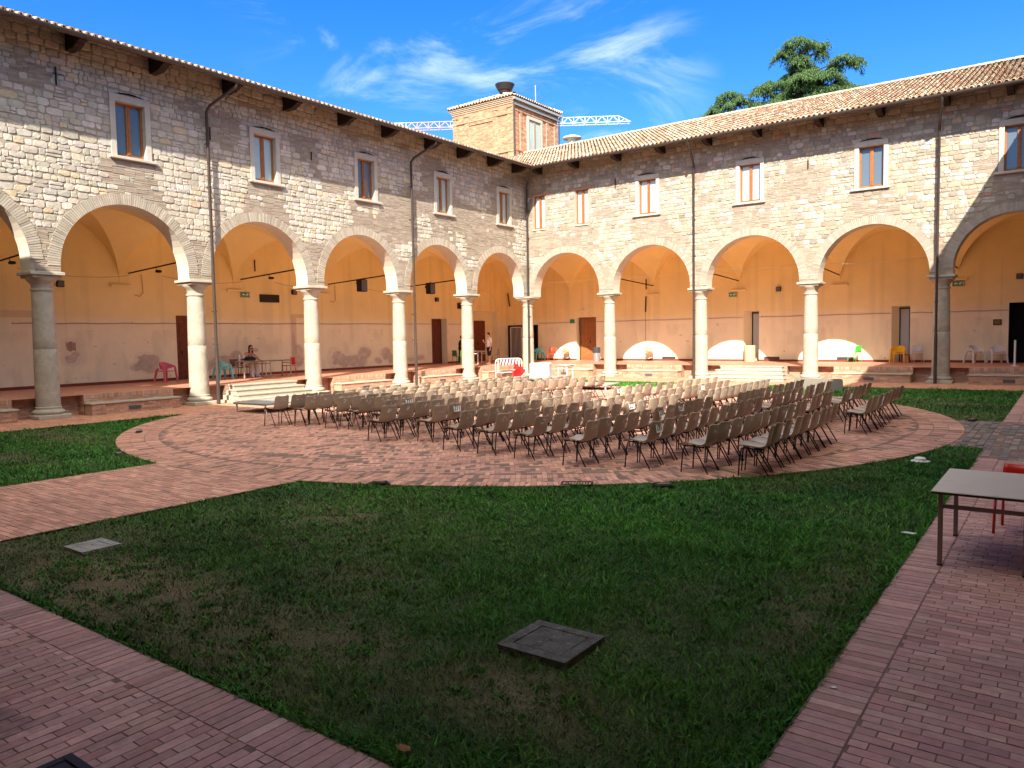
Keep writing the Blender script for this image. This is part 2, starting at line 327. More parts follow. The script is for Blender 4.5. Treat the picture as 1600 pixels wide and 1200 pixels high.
def build_grass():
    rg = np.random.RandomState(11); P = []
    cam0 = np.array([23.2, -33.06])
    for (d0, d1, dens, hh, ww) in [(2, 6, 6500, .024, .0050), (6, 9, 4000, .027, .007), (9, 14, 2000, .030, .010), (14, 22, 1000, .032, .013), (22, 42, 420, .036, .020)]:
        x0, x1, y0, y1 = max(2.2, 23.2-d1), 22.03, -30.5, min(-2.9, -33.06+d1); n = int((x1-x0)*(y1-y0)*dens)
        x = rg.uniform(x0, x1, n); y = rg.uniform(y0, y1, n); r_ = np.hypot(x-cam0[0], y-cam0[1])
        ok = in_lawn(x, y) & (r_ >= d0) & (r_ < d1)
        ang = np.degrees(np.arctan2(x-cam0[0], y-cam0[1])); ok &= (ang < 3) & (ang > -76)
        x, y = x[ok], y[ok]; d = dry(x, y); e = fbm(x*9, y*9, 3)
        keep = rg.rand(len(x)) < np.clip((1.08-d*1.15)*(.35+1.3*e), .06, 1); x, y, d = x[keep], y[keep], d[keep]
        # bigger tufts at random, and a ragged border against the brick
        edge = ((22.03-x) < .12) | ((y+30.5) < .12)
        h = hh*rg.uniform(.45, 1.5, len(x))*(1.15-.5*d)*np.where(edge & (rg.rand(len(x)) < .3), 1.6, 1)*np.where(fbm(x*3+5, y*3, 2) > .62, 1.7, 1)
        P.append((x, y, d, h, np.full(len(x), ww)))
    x = rg.uniform(3, 21, 90000); y = rg.uniform(-26, -11, 90000); gp = gap_at(x, y); k_ = (gp > .42) & (rg.rand(len(x)) < .85); x, y = x[k_], y[k_]      # tufts between the bricks
    P.append((x, y, np.full(len(x), .15), .032*rg.uniform(.4, 1.3, len(x)), np.full(len(x), .014)))
    t_ = rg.uniform(0, 1, 14000); L1 = (fbm(t_*60, t_*0+3, 3) > .5)                                              # weeds crowding the brick edges
    x = np.concatenate([22.02-np.abs(rg.normal(0, .05, 7000)), rg.uniform(15, 22, 7000)]); y = np.concatenate([rg.uniform(-30.4, -19, 7000), -30.49+np.abs(rg.normal(0, .05, 7000))])
    k_ = L1 & (x < 22.03); x, y = x[k_], y[k_]; P.append((x, y, np.zeros(len(x)), .04*rg.uniform(.4, 1.4, len(x)), np.full(len(x), .013)))
    nc = 1300; cx_ = rg.uniform(15, 22, nc); cy_ = rg.uniform(-30.4, -25, nc); kk = in_lawn(cx_, cy_); cx_, cy_ = cx_[kk], cy_[kk]                      # broad leaved weeds
    m3 = 26; x = (cx_[:, None]+rg.normal(0, .045, (len(cx_), m3))).ravel(); y = (cy_[:, None]+rg.normal(0, .045, (len(cx_), m3))).ravel(); P.append((x, y, np.zeros(len(x)), .028*rg.uniform(.5, 1.4, len(x)), np.full(len(x), .011)))
    x, y, d, h, ww = [np.concatenate(a) for a in zip(*P)]; n = len(x)
    th = rg.uniform(0, 2*PI, n); ln = rg.uniform(.3, 1.9, n)*h; w_ = ww*rg.uniform(.6, 1.5, n); lt = rg.uniform(0, 2*PI, n)
    V = np.zeros((n, 5, 3)); cx, sx = np.cos(th)*w_, np.sin(th)*w_; lx, ly = np.cos(lt)*ln, np.sin(lt)*ln
    for k, (s, f, g) in enumerate([(-1, 0, 0), (1, 0, 0), (.8, .35, .6), (-.8, .35, .6), (0, 1, 1)]):
        V[:, k, 0] = x+s*cx*.5+lx*f; V[:, k, 1] = y+s*sx*.5+ly*f; V[:, k, 2] = -.012+h*g
    F = (np.arange(n)[:, None, None]*5+np.array([(0,1,2,3)])[None]).reshape(-1, 4)
    F2 = (np.arange(n)[:, None, None]*5+np.array([(3,2,4,4)])[None]).reshape(-1, 4)
    t = rg.rand(n, 1); cl = fbm(x*.9, y*.9, 4)[:, None]
    g1 = np.array([[.026, .135, .016]]); g2 = np.array([[.11, .36, .035]]); gd = np.array([[.20, .17, .08]])
    dr = np.clip(d[:, None]*1.0+(rg.rand(n, 1) < .05)*.8, 0, 1); C = ((g1*(1-t*cl*1.6)+g2*t*cl*1.6)*(1-dr)+gd*dr)*(.45+.95*fbm(x*.45+9, y*.45, 4))[:, None]*rg.uniform(.6, 1.3, (n, 1))*.95
    Fq = F; me = bpy.data.meshes.new('grass')
    loops = np.empty((n, 7), dtype=np.int32); b5 = np.arange(n)*5
    for k, v in enumerate((0, 1, 2, 3, 3, 2, 4)): loops[:, k] = b5+v
    me.vertices.add(n*5); me.vertices.foreach_set('co', V.astype(np.float32).ravel())
    me.loops.add(n*7); me.loops.foreach_set('vertex_index', loops.ravel())
    st = np.empty((n, 2), dtype=np.int32); st[:, 0] = np.arange(n)*7; st[:, 1] = st[:, 0]+4
    me.polygons.add(n*2); me.polygons.foreach_set('loop_start', st.ravel()); me.update(calc_edges=True)
    ca = me.color_attributes.new('Col', 'FLOAT_COLOR', 'POINT'); c4 = np.ones((n, 4), dtype=np.float32); c4[:, :3] = C
    ca.data.foreach_set('color', np.repeat(c4, 5, axis=0).ravel())
    me.materials.append(mat('grass_blade', rough=.6, attr=True, spec=.25)); o = bpy.data.objects.new('grass', me); COL.objects.link(o)
    tag(o, 'short patchy grass growing over the courtyard lawns', 'grass', kind='stuff'); print('blades', n)
build_grass()
# ------------------------------------------------------------------ the four cloister wings
# wing coordinates: u along the facade, v depth into the building, z up
TR = {'north': lambda p: (p[0], p[1], p[2]), 'west': lambda p: (-p[1], -p[0], p[2]),
      'east': lambda p: (DX+p[1], -p[0], p[2]), 'south': lambda p: (p[0], -DY-p[1], p[2])}
TH, D, ZI, ZT, ZG = .65, 5.3, 4.15, 11.0, 10.5
PIERS = {'west': [0, 4.68, 9.31, 14.05, 18.83, 23.52, 27.9, DY], 'north': [0, 4.72, 9.49, 14.35, 19.2, DX],
         'east': [0, 4.7, 9.3, 14.0, 18.6, 23.2, 27.8, DY], 'south': [0, 4.75, 9.5, 14.3, 19.05, DX]}
WIN = {'west': [(2.0, 1), (6.63, 1), (11.33, 1), (16.13, 1), (20.92, 1), (25.6, 1), (30.0, 1)],
       'north': [(.8, 0), (3.38, 0), (6.98, 1), (11.86, 1), (16.7, 1), (21.58, 1)], 'east': [], 'south': []}
OCH, CRM = (.87, .70, .32), (.88, .81, .58)
def plast(u, z, W):
    """colours of the loggia wall: cream below the cable line, grading to ochre above, with the damp patches of the west wall"""
    n = fbm(u*.8, z*.8, 4); t = np.clip((z-2.82)*3, 0, 1)*.8+np.clip((z-3.2)/2.5, 0, 1)*.2  # cream turns to ochre above the cable line, deepening upwards
    c = np.array(CRM)[None]*(1-t[:, None])+np.array(OCH)[None]*t[:, None]; c = c*(.93+.14*n)[:, None]
    c *= (1-.10*np.clip((fbm(u*2.5, z*1.2, 4)-.55)*6, 0, 1)*(z < 2.6))[:, None]
    sp_ = vnoise(u*9+3, z*9+8); c[(sp_ > .965) & (z < 3)] *= .72; c *= (1-.07*np.clip((vnoise(u*5, z*.25)-.62)*6, 0, 1)*np.clip((z-.6)/2, 0, 1))[:, None]
    if W == 'west':
        h = fbm(u*1.3+5, z*1.6+3, 5)
        m = np.full_like(u, -9.)
        for cu, cz, ru, rz in [(20.72, 2.02, .34, .45), (20.7, 1.62, .38, .35), (17.95, 1.35, .55, .42), (18.35, 1.2, .35, .2), (14.75, 1.25, .5, .4), (14.1, 1.35, .35, .35), (15.3, 1.1, .4, .25), (10.9, 1.35, .35, .5), (11.1, 2.1, .1, .9),
                               (8.75, 1.2, .55, .55), (8.2, 1.0, .55, .42), (7.4, 1.05, .8, .4), (6.85, 1.45, .5, .42), (5.3, 1.3, .42, .38), (4.8, 1.0, .5, .3), (5.9, .95, .35, .2), (3.6, 1.0, .5, .25), (2.7, 1.05, .35, .2), (12.3, 1.2, .18, .12), (13.1, 1.7, .12, .1), (16.6, 1.9, .1, .12)]:
            m = np.maximum(m, 1.25-((u-cu)/ru)**2-((z-cz)/rz)**2)
        lost = (m > .05) & ((m+(h-.5)*2.6) > .75)
        pale = (m > -.6) & ((m+(h-.5)*2.0) > .2)
        c[pale] = c[pale]*.55+np.array([.74, .66, .52])*.45
        c[lost] = np.array([.58, .49, .38])*(.8+.5*fbm(u[lost]*6, z[lost]*6, 3))[:, None]
        old = (np.abs(u-20.72) < .3) & (z > 1.85) & lost
        c[old] = np.array([.42, .27, .2])*(.8+.4*fbm(u[old]*9, z[old]*9, 3))[:, None]
        fr = ((np.abs(u-11.05) < .16) & (z < 3.25)) | ((np.abs(u-10.5) < .70) & (z > 3.1) & (z < 3.3)) | ((np.abs(u-22.3) < .9) & (z > 3.05) & (z < 3.3)) | ((np.abs(u-21.72) < .1) & (z < 3.25))
        c[fr] = c[fr]*.5+np.array([.56, .40, .30])*.5
    return c
def holewall(T, u0, u1, z0, z1, v, holes, step, colf, m, name, par):
    us = sorted(set(list(np.arange(u0, u1, step))+[u1]+[h[k] for h in holes for k in (0, 1)])); us = [a for a in us if u0 <= a <= u1]
    zs = sorted(set(list(np.arange(z0, z1, step))+[z1]+[h[k] for h in holes for k in (2, 3)])); zs = [a for a in zs if z0 <= a <= z1]
    us = [a for k, a in enumerate(us) if k == 0 or a-us[k-1] > 1e-4]; zs = [a for k, a in enumerate(zs) if k == 0 or a-zs[k-1] > 1e-4]; us, zs = np.array(us), np.array(zs); U, Z = np.meshgrid(us, zs); Vt = T((U.ravel(), np.full(U.size, v), Z.ravel())); V = np.c_[Vt[0], Vt[1], Vt[2]]
    n = len(us); i = (np.arange(len(zs)-1)[:, None]*n+np.arange(n-1)[None, :])
    cu = (U[:-1, :-1]+U[1:, 1:])/2; cz = (Z[:-1, :-1]+Z[1:, 1:])/2; keep = np.ones(cu.shape, bool)
    for h in holes: keep &= ~((cu > h[0]) & (cu < h[1]) & (cz > h[2]) & (cz < h[3]))
    i = i[keep]; F = np.c_[i, i+1, i+n+1, i+n]
    return obj_from(name, V, F, m, par, colf(cu[keep], cz[keep]) if colf else None)
STONE = {'west': [(0.491, 0.445, 0.380), (0.440, 0.394, 0.328), (0.526, 0.479, 0.418), (0.407, 0.360, 0.295), (0.474, 0.412, 0.332), (0.440, 0.403, 0.352)],
         'north': [(0.395, 0.350, 0.273), (0.339, 0.292, 0.222), (0.465, 0.422, 0.348), (0.311, 0.264, 0.198), (0.409, 0.350, 0.269), (0.367, 0.328, 0.269), (0.508, 0.471, 0.412), (0.289, 0.257, 0.214)]}
THINB = [(0.353, 0.292, 0.230), (0.324, 0.264, 0.206), (0.374, 0.315, 0.253), (0.311, 0.250, 0.190)]
def masonry(W, par, T):
    ps = PIERS[W]; Lw = ps[-1]; vis = 26.5 if W == 'west' else Lw
    arcs = [((a+b)/2, (b-a-.78)/2) for a, b in zip(ps, ps[1:])]
    holes = [(u-.60 if s else u-.43, u+.60 if s else u+.43, 7.6 if s else 7.6, 9.56 if s else 9.42) for u, s in WIN[W]]
    S = MB(T); BR = MB(T)
    def ok(u, z):
        for c, r_ in arcs:
            zc = 6.30-r_
            if abs(u-c) < r_+.33:
                if z < zc and abs(u-c) < r_: return None
                d = math.hypot(u-c, z-zc)
                if z >= zc and d < r_+.31: return None
        for h in holes:
            if h[0] < u < h[1] and h[2] < z < h[3]: return None
        return True
    def push(u, z):
        for c, r_ in arcs:
            zc = 6.30-r_; d = math.hypot(u-c, z-zc)
            if z >= zc and d < r_+.33: k = (r_+.33)/max(d, .01); return c+(u-c)*k, zc+(z-zc)*k
            if z < zc and abs(u-c) < r_: return (c-r_ if u < c else c+r_), z
        for h in holes:
            if h[0] < u < h[1] and h[2] < z < h[3]:
                a = [(u-h[0], 0), (h[1]-u, 1), (z-h[2], 2), (h[3]-z, 3)]; k = min(a)[1]
                return ((h[0], z), (h[1], z), (u, h[2]), (u, h[3]))[k]
        return u, z
    def block(mb, u0, u1, z0, z1, p, c, rough=True):
        if ok((u0+u1)/2, (z0+z1)/2) is None: return
        g = .007 if rough else .004
        u0 += g; u1 -= g; z0 += g; z1 -= g
        if u1-u0 < .03 or z1-z0 < .015: return
        if rough:
            cw, ch = (u1-u0)*random.uniform(.08, .26), (z1-z0)*random.uniform(.1, .34); q = lambda s: random.uniform(-s, s)
            e = .012
            pts = [(u0+cw+q(e), z0+q(e)), ((u0+u1)/2+q(.02), z0+q(e)), (u1-cw+q(e), z0+q(e)), (u1+q(e), z0+ch+q(e)), (u1+q(e), z1-ch+q(e)), (u1-cw+q(e), z1+q(e)), ((u0+u1)/2+q(.02), z1+q(e)), (u0+cw+q(e), z1+q(e)), (u0+q(e), z1-ch+q(e)), (u0+q(e), z0+ch+q(e))]
            pts = [push(*a) for a in pts]; cu = sum(a[0] for a in pts)/10; cz = sum(a[1] for a in pts)/10; n = 10
            out = [(a, .004, b) for a, b in pts]; k = .87
            mid = [(cu+(a-cu)*k+q(.004), -p*random.uniform(.75, 1.05), cz+(b-cz)*k+q(.004)) for a, b in pts]
            V = out+mid+[(cu, -p*random.uniform(.95, 1.12), cz)]; F = [(i, (i+1) % n, n+(i+1) % n, n+i) for i in range(n)]+[(n+i, n+(i+1) % n, 2*n) for i in range(n)]
            mb.add(V, F, c)
        else:
            q = lambda: random.uniform(-.003, .003)
            pts = [push(*a) for a in ((u0, z0), (u1, z0), (u1, z1), (u0, z1))]
            V = [(a, .004, b) for a, b in pts]+[(a+q(), -p, b+q()) for a, b in pts]
            mb.add(V, [(0,1,5,4),(1,2,6,5),(2,3,7,6),(3,0,4,7),(4,5,6,7)], c)
    z = ZI+.02; row = 0; wn = W == 'north'
    while z < ZT-.03:
        top = z > 10.35
        h = random.uniform(.13, .22) if wn else random.uniform(.14, .24)
        if top: h = random.uniform(.19, .26)
        h = min(h, ZT-z); u = random.uniform(-.2, 0)
        while u < vis:
            wd = h*random.uniform(.75, 2.3) if not top else h*random.uniform(1.1, 2.1)
            u1 = min(u+wd, Lw); cu = max((u+u1)/2, .01); cz = z+h/2
            wav = .02*math.sin(cu*1.3+row)+.015*math.sin(cu*3.1+row*2)
            nb = float(fbm(np.array(cu*.42+(3 if wn else 11)), np.array(cz*.75+5), 4))
            below = any(abs(cu-wu) < .85 and 6.2 < cz < 7.62 for wu, s in WIN[W])
            pier = min(abs(cu-p) for p in ps) < .75 and cz < 5.35
            thin = pier or (nb > (.67 if wn else .585) and not top) or (below and random.random() < .85)
            if u1 > 0:
                if thin:
                    k = max(2, int(round(h/.058)))
                    for t in range(k): block(BR, max(u, 0), u1, z+wav+t*h/k, z+wav+(t+1)*h/k, random.uniform(.008, .018), jit(random.choice(THINB), .12), False)
                else:
                    c = random.choice(STONE[W]); p = random.uniform(.008, .032)
                    if top: c = mixc(c, (.48, .37, .26), .35)
                    elif wn and random.random() < .022: c = (.45, .26, .20)
                    elif random.random() < .07: c = mixc(c, (.6, .46, .28), .6)
                    if random.random() < .13 and h > .16:      # two thin stones in one cell
                        f = random.uniform(.4, .6); block(S, max(u, 0), u1, z+wav, z+wav+h*f, p, jit(c)); block(S, max(u, 0), u1, z+wav+h*f, z+wav+h, p, jit(c))
                    else: block(S, max(u, 0), u1, z+wav, z+wav+h, p, jit(c, .12))
            u = u1 if u1 < Lw else Lw+1
        z += h; row += 1
    S.build('rubble_stonework', 'stone', par); BR.build('thin_brick_patches', 'brickwork', par)
def make_wing(W):
    T = TR[W]; ps = PIERS[W]; Lw = ps[-1]; nice = W in ('west', 'north')
    lab = {'west': 'stone cloister wing along the left side, its upper wall half in eaves shadow', 'north': 'stone cloister wing across the far end, its long clay tiled roof in view',
           'east': 'stone cloister wing closing the right side of the courtyard', 'south': 'stone cloister wing behind the near brick path'}[W]
    root = empty('cloister_wing', T((Lw/2, 2.5, 0)), label=lab, category='building'); root.matrix_world = Matrix.Translation(root.location)
    off = Vector(root.location)
    Tl = lambda p: tuple(a-b for a, b in zip(T(p), off)); Tn = lambda p: tuple(a-b for a, b in zip(T(p), off))
    def mb(): return MB(Tl)
    arcs = [((a+b)/2, (b-a-.78)/2) for a, b in zip(ps, ps[1:])]
    # facade shell with arches
    F = mb(); I = mb(); n = 28
    for v in (0, TH):
        for (c, r_) in arcs:
            zc = 6.30-r_; pr = [(c-r_*math.cos(PI*k/n), zc+r_*math.sin(PI*k/n)) for k in range(n+1)]
            for a, b in zip(pr, pr[1:]): F.add([(a[0], v, a[1]), (b[0], v, b[1]), (b[0], v, 6.9), (a[0], v, 6.9)], [(0,1,2,3)])
        for k, p in enumerate(ps):
            a = p-.39 if k else (-D if v else -.0); b = p+.39 if k < len(ps)-1 else (Lw if v == 0 else Lw+D)
            if k == 0 and v: a = -TH
            if k == len(ps)-1 and v: b = Lw+TH
            F.add([(a, v, ZI), (b, v, ZI), (b, v, 6.9), (a, v, 6.9)], [(0,1,2,3)])
    for (c, r_) in arcs:
        zc = 6.30-r_; pr = [(c-r_, ZI)]+[(c-r_*math.cos(PI*k/n), zc+r_*math.sin(PI*k/n)) for k in range(n+1)]+[(c+r_, ZI)]
        for a, b in zip(pr, pr[1:]): I.add([(a[0], -.012, a[1]), (a[0], TH, a[1]), (b[0], TH, b[1]), (b[0], -.012, b[1])], [(0,1,2,3)])
    for k, p in enumerate(ps): I.add([(p-.39, 0, ZI), (p+.39, 0, ZI), (p+.39, TH, ZI), (p-.39, TH, ZI)], [(0,1,2,3)])
    F.build('facade_wall', 'mortar', root); I.build('arch_soffit', 'intrados', root)
    wh = [(u-.45+.08*(not s), u+.45-.08*(not s), 7.76 if s else 7.63, 9.36 if s else 9.36) for u, s in WIN[W]]
    holewall(Tn, -0.0, Lw, 6.9, ZT, 0, wh, 6, None, 'mortar', 'upper_wall', root)
    if nice: masonry(W, root, Tl)
    # brick rings
    if nice:
        K = mb()
        for (c, r_) in arcs:
            zc = 6.30-r_; nn = int(PI*r_/.062)
            for k in range(nn):
                a, b = PI*k/nn+.0025, PI*(k+1)/nn-.0025; q = r_+.33+random.uniform(-.015, .015); p = random.uniform(.020, .034)
                P = [(c-x*math.cos(t), zc+x*math.sin(t)) for t in (a, b) for x in (r_, q)]; o4 = [P[0], P[1], P[3], P[2]]
                K.add([(x, .003, y) for x, y in o4]+[(x, -p, y) for x, y in o4], [(0,1,5,4),(1,2,6,5),(2,3,7,6),(3,0,4,7),(4,5,6,7)], jit(random.choice([(.39, .34, .275), (.36, .31, .25), (.41, .36, .295), (.38, .33, .265)]), .12))
        K.build('brick_arch_ring', 'brickwork', root)
    # floor, platform, benches
    P = mb(); u0, u1 = (-D, Lw+D) if W in ('north', 'south') else (TH, Lw-TH)
    if W in ('west', 'east'): u0, u1 = -.62, Lw+.62
    Fl = mb(); cols = [(.42, .17, .12), (.46, .19, .13), (.39, .155, .11)]
    if W in ('north', 'south'): Fl.add([(-D, .3, PZ), (Lw+D, .3, PZ), (Lw+D, D, PZ), (-D, D, PZ)], [(0,1,2,3)], cols[0])
    else: Fl.add([(-.3, .3, PZ-.002), (Lw+.3, .3, PZ-.002), (Lw+.3, D, PZ-.002), (-.3, D, PZ-.002)], [(0,1,2,3)], cols[0])
    Fl.build('loggia_floor', FLOORM, root)
    # recessed brick wall of the platform with its upright cap course
    def brickface(m_, a, b, v, z0, z1, cap=False, pal=THR):
        z = z0; r_ = 0; hz = .062
        zt = z1-(.13 if cap else 0)
        while z < zt-.01:
            u = a-(r_ % 2)*.13
            while u < b:
                q0, q1 = max(u, a), min(u+.26, b)
                if q1-q0 > .02: m_.box(q0+.004, q1-.004, v-random.uniform(.006, .011), v+.03, z+.005, min(z+hz, zt)-.004, jit(random.choice(pal), .12))
                u += .26
            z += hz; r_ += 1
        if cap:
            u = a
            while u < b-.01: m_.box(u+.005, min(u+.068, b)-.004, v-.014, v+.03, zt+.004, z1+.003, jit(random.choice(pal), .12)); u += .068
    Bm = mb(); Bk = mb(); ms = []
    for k, (a, b) in enumerate(zip(ps, ps[1:])):
        steps = (W == 'north' and k == 2) or (W == 'west' and k == 3)
        if not nice: steps = True
        a_, b_ = (a+.0 if k else a), b
        Bk.box(a_-.001, b_+.001, .62, .72, -.1, PZ-.006)
        i0, i1 = a+.95, b-.95
        if nice: brickface(Bm, a_+(0 if k else .62), i0, .62, 0, PZ-.01); brickface(Bm, i1, b_, .62, 0, PZ-.01)
        if steps and nice:
            Bk.box(i0, i1, .32, .62, 0, PZ-.004); brickface(Bm, i0, i1, .32, 0, PZ-.004)
            continue
        if nice:
            Bk.box(i0, i1, .30, .62, -.1, PZ-.012); brickface(Bm, i0, i1, .30, .30, PZ, True)
            for uu in (i0, i1):        # return sides
                z = 0.
                while z < PZ-.03: Bm.box(uu-(.008 if uu == i0 else -.0), uu+(.0 if uu == i0 else .008), .31, .61, z+.004, z+.056, jit(random.choice(THR), .1)); z += .062
    Bk.build('platform_core', 'joint', root); Bm.build('platform_brickwork', 'brickwork', root)
    if nice:
        for k, (a, b) in enumerate(zip(ps, ps[1:])):
            if (W == 'north' and k == 2) or (W == 'west' and k == 3): continue
            if W == 'west' and k > 5: continue
            i0, i1 = a+.98, b-.98; B2 = mb(); B2.box(i0, i1, -.13, .29, -.05, .315, (.52, .33, .22))
            brickface(B2, i0, i1, -.14, 0, .32); be = B2.build('brick_bench', 'brickwork', root)
            for uu, s in ((i0, -1), (i1, 1)):
                pass
            S2 = mb(); S2.bbox(i0-.04, i1+.04, -.18, .285, .325, .372, .008); S2.build('marble_seat', 'marble', be)
            if k % 2 == 0 or W == 'west' or k == 3 or k == 1:
                V2 = mb(); uc = (a+b)/2+(-.05 if W == 'north' else .1)
                V2.box(uc-.19, uc+.19, -.165, -.15, .10, .215, (.1,.1,.1))
                for t in range(5): V2.box(uc-.17, uc+.17, -.172, -.165, .112+t*.02, .122+t*.02)
                V2.build('vent_grille', 'vent', be)
        # steps
        k = 2 if W == 'north' else 3; a, b = ps[k], ps[k+1]; i0, i1 = a+.95, b-.95
        S3 = mb(); N3 = 4
        wid = [(.05, .05), (.16, .16), (.28, .28), (.40, .40)]
        for t in range(N3):
            vt = .30-.30*t if t else .26; z1 = PZ-t*.152; e0 = i0+.12-wid[t][0]; e1 = i1-.17+wid[t][1]
            v0 = -.02-.30*t; 
            S3.bbox(e0, e1, v0, v0+.36 if t else .36, z1-.045 if t else PZ-.045, z1+(.004 if t == 0 else 0), .006)
            S3.box(e0+.03, e1-.03, v0+.03, .33, 0, z1-.046)
        S3.build('marble_steps', 'marble', root)
    # columns
    for k, p in enumerate(ps):
        cu, cv = p, .33
        if k == 0 and W == 'north': cu, cv = -.10, .10
        if k == 0 and W in ('west', 'east'): continue
        if k == 0 and W == 'south': continue
        if k == len(ps)-1 and W in ('north', 'west'): cv = .15
        if k == len(ps)-1 and W in ('east', 'south'): cv = .15
        if W == 'south' and k == len(ps)-1: continue
        if W == 'west' and k == len(ps)-1: pass
        c_ = MB(); ct = T((cu, cv, 0)); loc = Vector(ct)-off
        C0 = MB(); 
        rb, rt = (.315, .262)
        prof = [(.30, .30), (rb+.025, .30), (rb+.025, .335), (rb, .36)]
        for t in range(1, 13):
            z = .36+(3.62-.36)*t/12; rr = rb-(rb-rt)*((t/12)**1.6)
            if t == 6: prof += [(rr, z-.012), (rr-.008, z), (rr, z+.012)]
            else: prof.append((rr, z))
        prof += [(rt+.03, 3.64), (rt+.035, 3.68), (rt, 3.70), (rt, 3.78)]
        C0.lathe(prof, n=32)
        col = C0.build('column', 'column', root, auto=40); col.location = loc
        Bs = MB(); Bs.bbox(-.44, .44, -.44, .44, 0, .13, .02)
        pr = [(.42, .13)]+[(.36+.06*math.cos(a), .195+.06*math.sin(a)) for a in [R(x) for x in (-70, -40, 0, 40, 80)]]+[(.345, .27), (.33, .30)]
        Bs.lathe(pr, n=32); Bs.build('column_base', 'marble', col, auto=40)
        Cp = MB(); Cp.lathe([(rt, 3.775), (rt+.01, 3.80), (rt+.03, 3.84), (rt+.09, 3.90), (rt+.13, 3.95), (rt+.135, 3.99)], n=32)
        Cp.bbox(-.40, .40, -.38, .38, 3.985, 4.06, .01); Cp.bbox(-.47, .47, -.45, .45, 4.062, ZI+.006, .012)
        Cp.build('capital', 'marble', col, auto=40)
    # back wall with its openings
    bh, extra = [], []
    if W == 'west': bh = [(15.72, 16.70, PZ, 3.16), (.49, 1.78, PZ, 3.14), (-4.25, -1.9, PZ, 3.6)]
    if W == 'north': bh = [(-5.2, -3.05, PZ, 2.72), (-.26, 1.07, PZ, 3.12), (9.72, 10.52, PZ, 3.16), (16.6, 17.36, PZ, 3.16), (21.1, 22.7, PZ, 3.15)]
    holewall(Tn, -D, (Lw+D) if W in ('north', 'south') else Lw+D, PZ-.02, 6.9, D, bh, (.035 if W == 'west' else .08) if nice else 2, (lambda u, z: plast(u, z, W)), 'plaster', 'loggia_back_wall', root)
    cc = CRM
    def recess(a, b, z1, dep, a2=None, b2=None, m='door', nm='door', backz=None):
        a2 = a if a2 is None else a2; b2 = b if b2 is None else b2; Rv = mb()
        Rv.add([(a, D, PZ), (a, D, z1), (a2, D+dep, z1), (a2, D+dep, PZ)], [(0,1,2,3)], cc); Rv.add([(b, D, PZ), (b, D, z1), (b2, D+dep, z1), (b2, D+dep, PZ)], [(0,1,2,3)], cc)
        Rv.add([(a, D, z1), (b, D, z1), (b2, D+dep, z1), (a2, D+dep, z1)], [(0,1,2,3)], cc); Rv.add([(a, D, PZ), (b, D, PZ), (b2, D+dep, PZ), (a2, D+dep, PZ)], [(0,1,2,3)], (.4, .16, .11))
        Rv.build('opening_reveal', 'plaster', root)
    def door(a, b, z0, z1, v, m, leaves=1, handle=True):
        d0 = mb(); d0.box(a, b, v+.03, v+.09, z0, z1)
        lw = (b-a)/leaves
        for l in range(leaves):
            x0 = a+l*lw
            for q in range(3):
                zz0 = z0+.12+q*(z1-z0-.2)/3; d0.bbox(x0+.09, x0+lw-.09, v+.005, v+.035, zz0, zz0+(z1-z0-.2)/3-.1, .012)
            d0.box(x0+.01, x0+lw-.01, v+.02, v+.032, z0+.01, z1-.01)
        dd = d0.build('door', m, root)
        h_ = mb(); h_.box((a+b)/2+(.04 if leaves > 1 else .25), (a+b)/2+(.075 if leaves > 1 else .29), v-.02, v+.01, z0+1.0, z0+1.16); h_.build('door_handle', 'iron', dd)
        f_ = mb(); f_.box(a-.05, a, v, v+.08, z0, z1+.05); f_.box(b, b+.05, v, v+.08, z0, z1+.05); f_.box(a, b, v, v+.08, z1+.001, z1+.05); f_.build('door_frame', m, dd)
    if W == 'west':
        recess(15.72, 16.70, 3.16, .12); door(15.77, 16.65, PZ, 3.10, D+.03, 'door')
        recess(.49, 1.78, 3.14, .5); door(.55, 1.72, PZ, 3.07, D+.42, 'door', 2)
        # arched niche in the corner bay with a door
        recess(-4.25, -1.9, 3.6, .42); bw = mb(); bw.add([(-4.25, D+.42, PZ), (-1.9, D+.42, PZ), (-1.9, D+.42, 3.6), (-4.25, D+.42, 3.6)], [(0,1,2,3)], mixc(CRM, OCH, .5)); bw.build('niche_wall', 'plaster', root)
        ng = mb(); cn, rn = -3.075, 1.175                 # half-round head drawn on the wall above
        for q in range(20):
            a, b = PI*q/20, PI*(q+1)/20; ng.add([(cn-rn*math.cos(a), D-.05, 3.6+rn*math.sin(a)), (cn-rn*math.cos(b), D-.05, 3.6+rn*math.sin(b)), (cn-(rn+.12)*math.cos(b), D-.05, 3.6+(rn+.12)*math.sin(b)), (cn-(rn+.12)*math.cos(a), D-.05, 3.6+(rn+.12)*math.sin(a)),
                  (cn-rn*math.cos(a), D, 3.6+rn*math.sin(a)), (cn-rn*math.cos(b), D, 3.6+rn*math.sin(b)), (cn-(rn+.12)*math.cos(b), D, 3.6+(rn+.12)*math.sin(b)), (cn-(rn+.12)*math.cos(a), D, 3.6+(rn+.12)*math.sin(a))], [(0,1,2,3),(0,1,5,4),(3,2,6,7)], OCH)
        ng.build('niche_arch', 'plaster', root)
        door(-3.35, -2.15, PZ, 3.0, D+.33, 'door', 2)
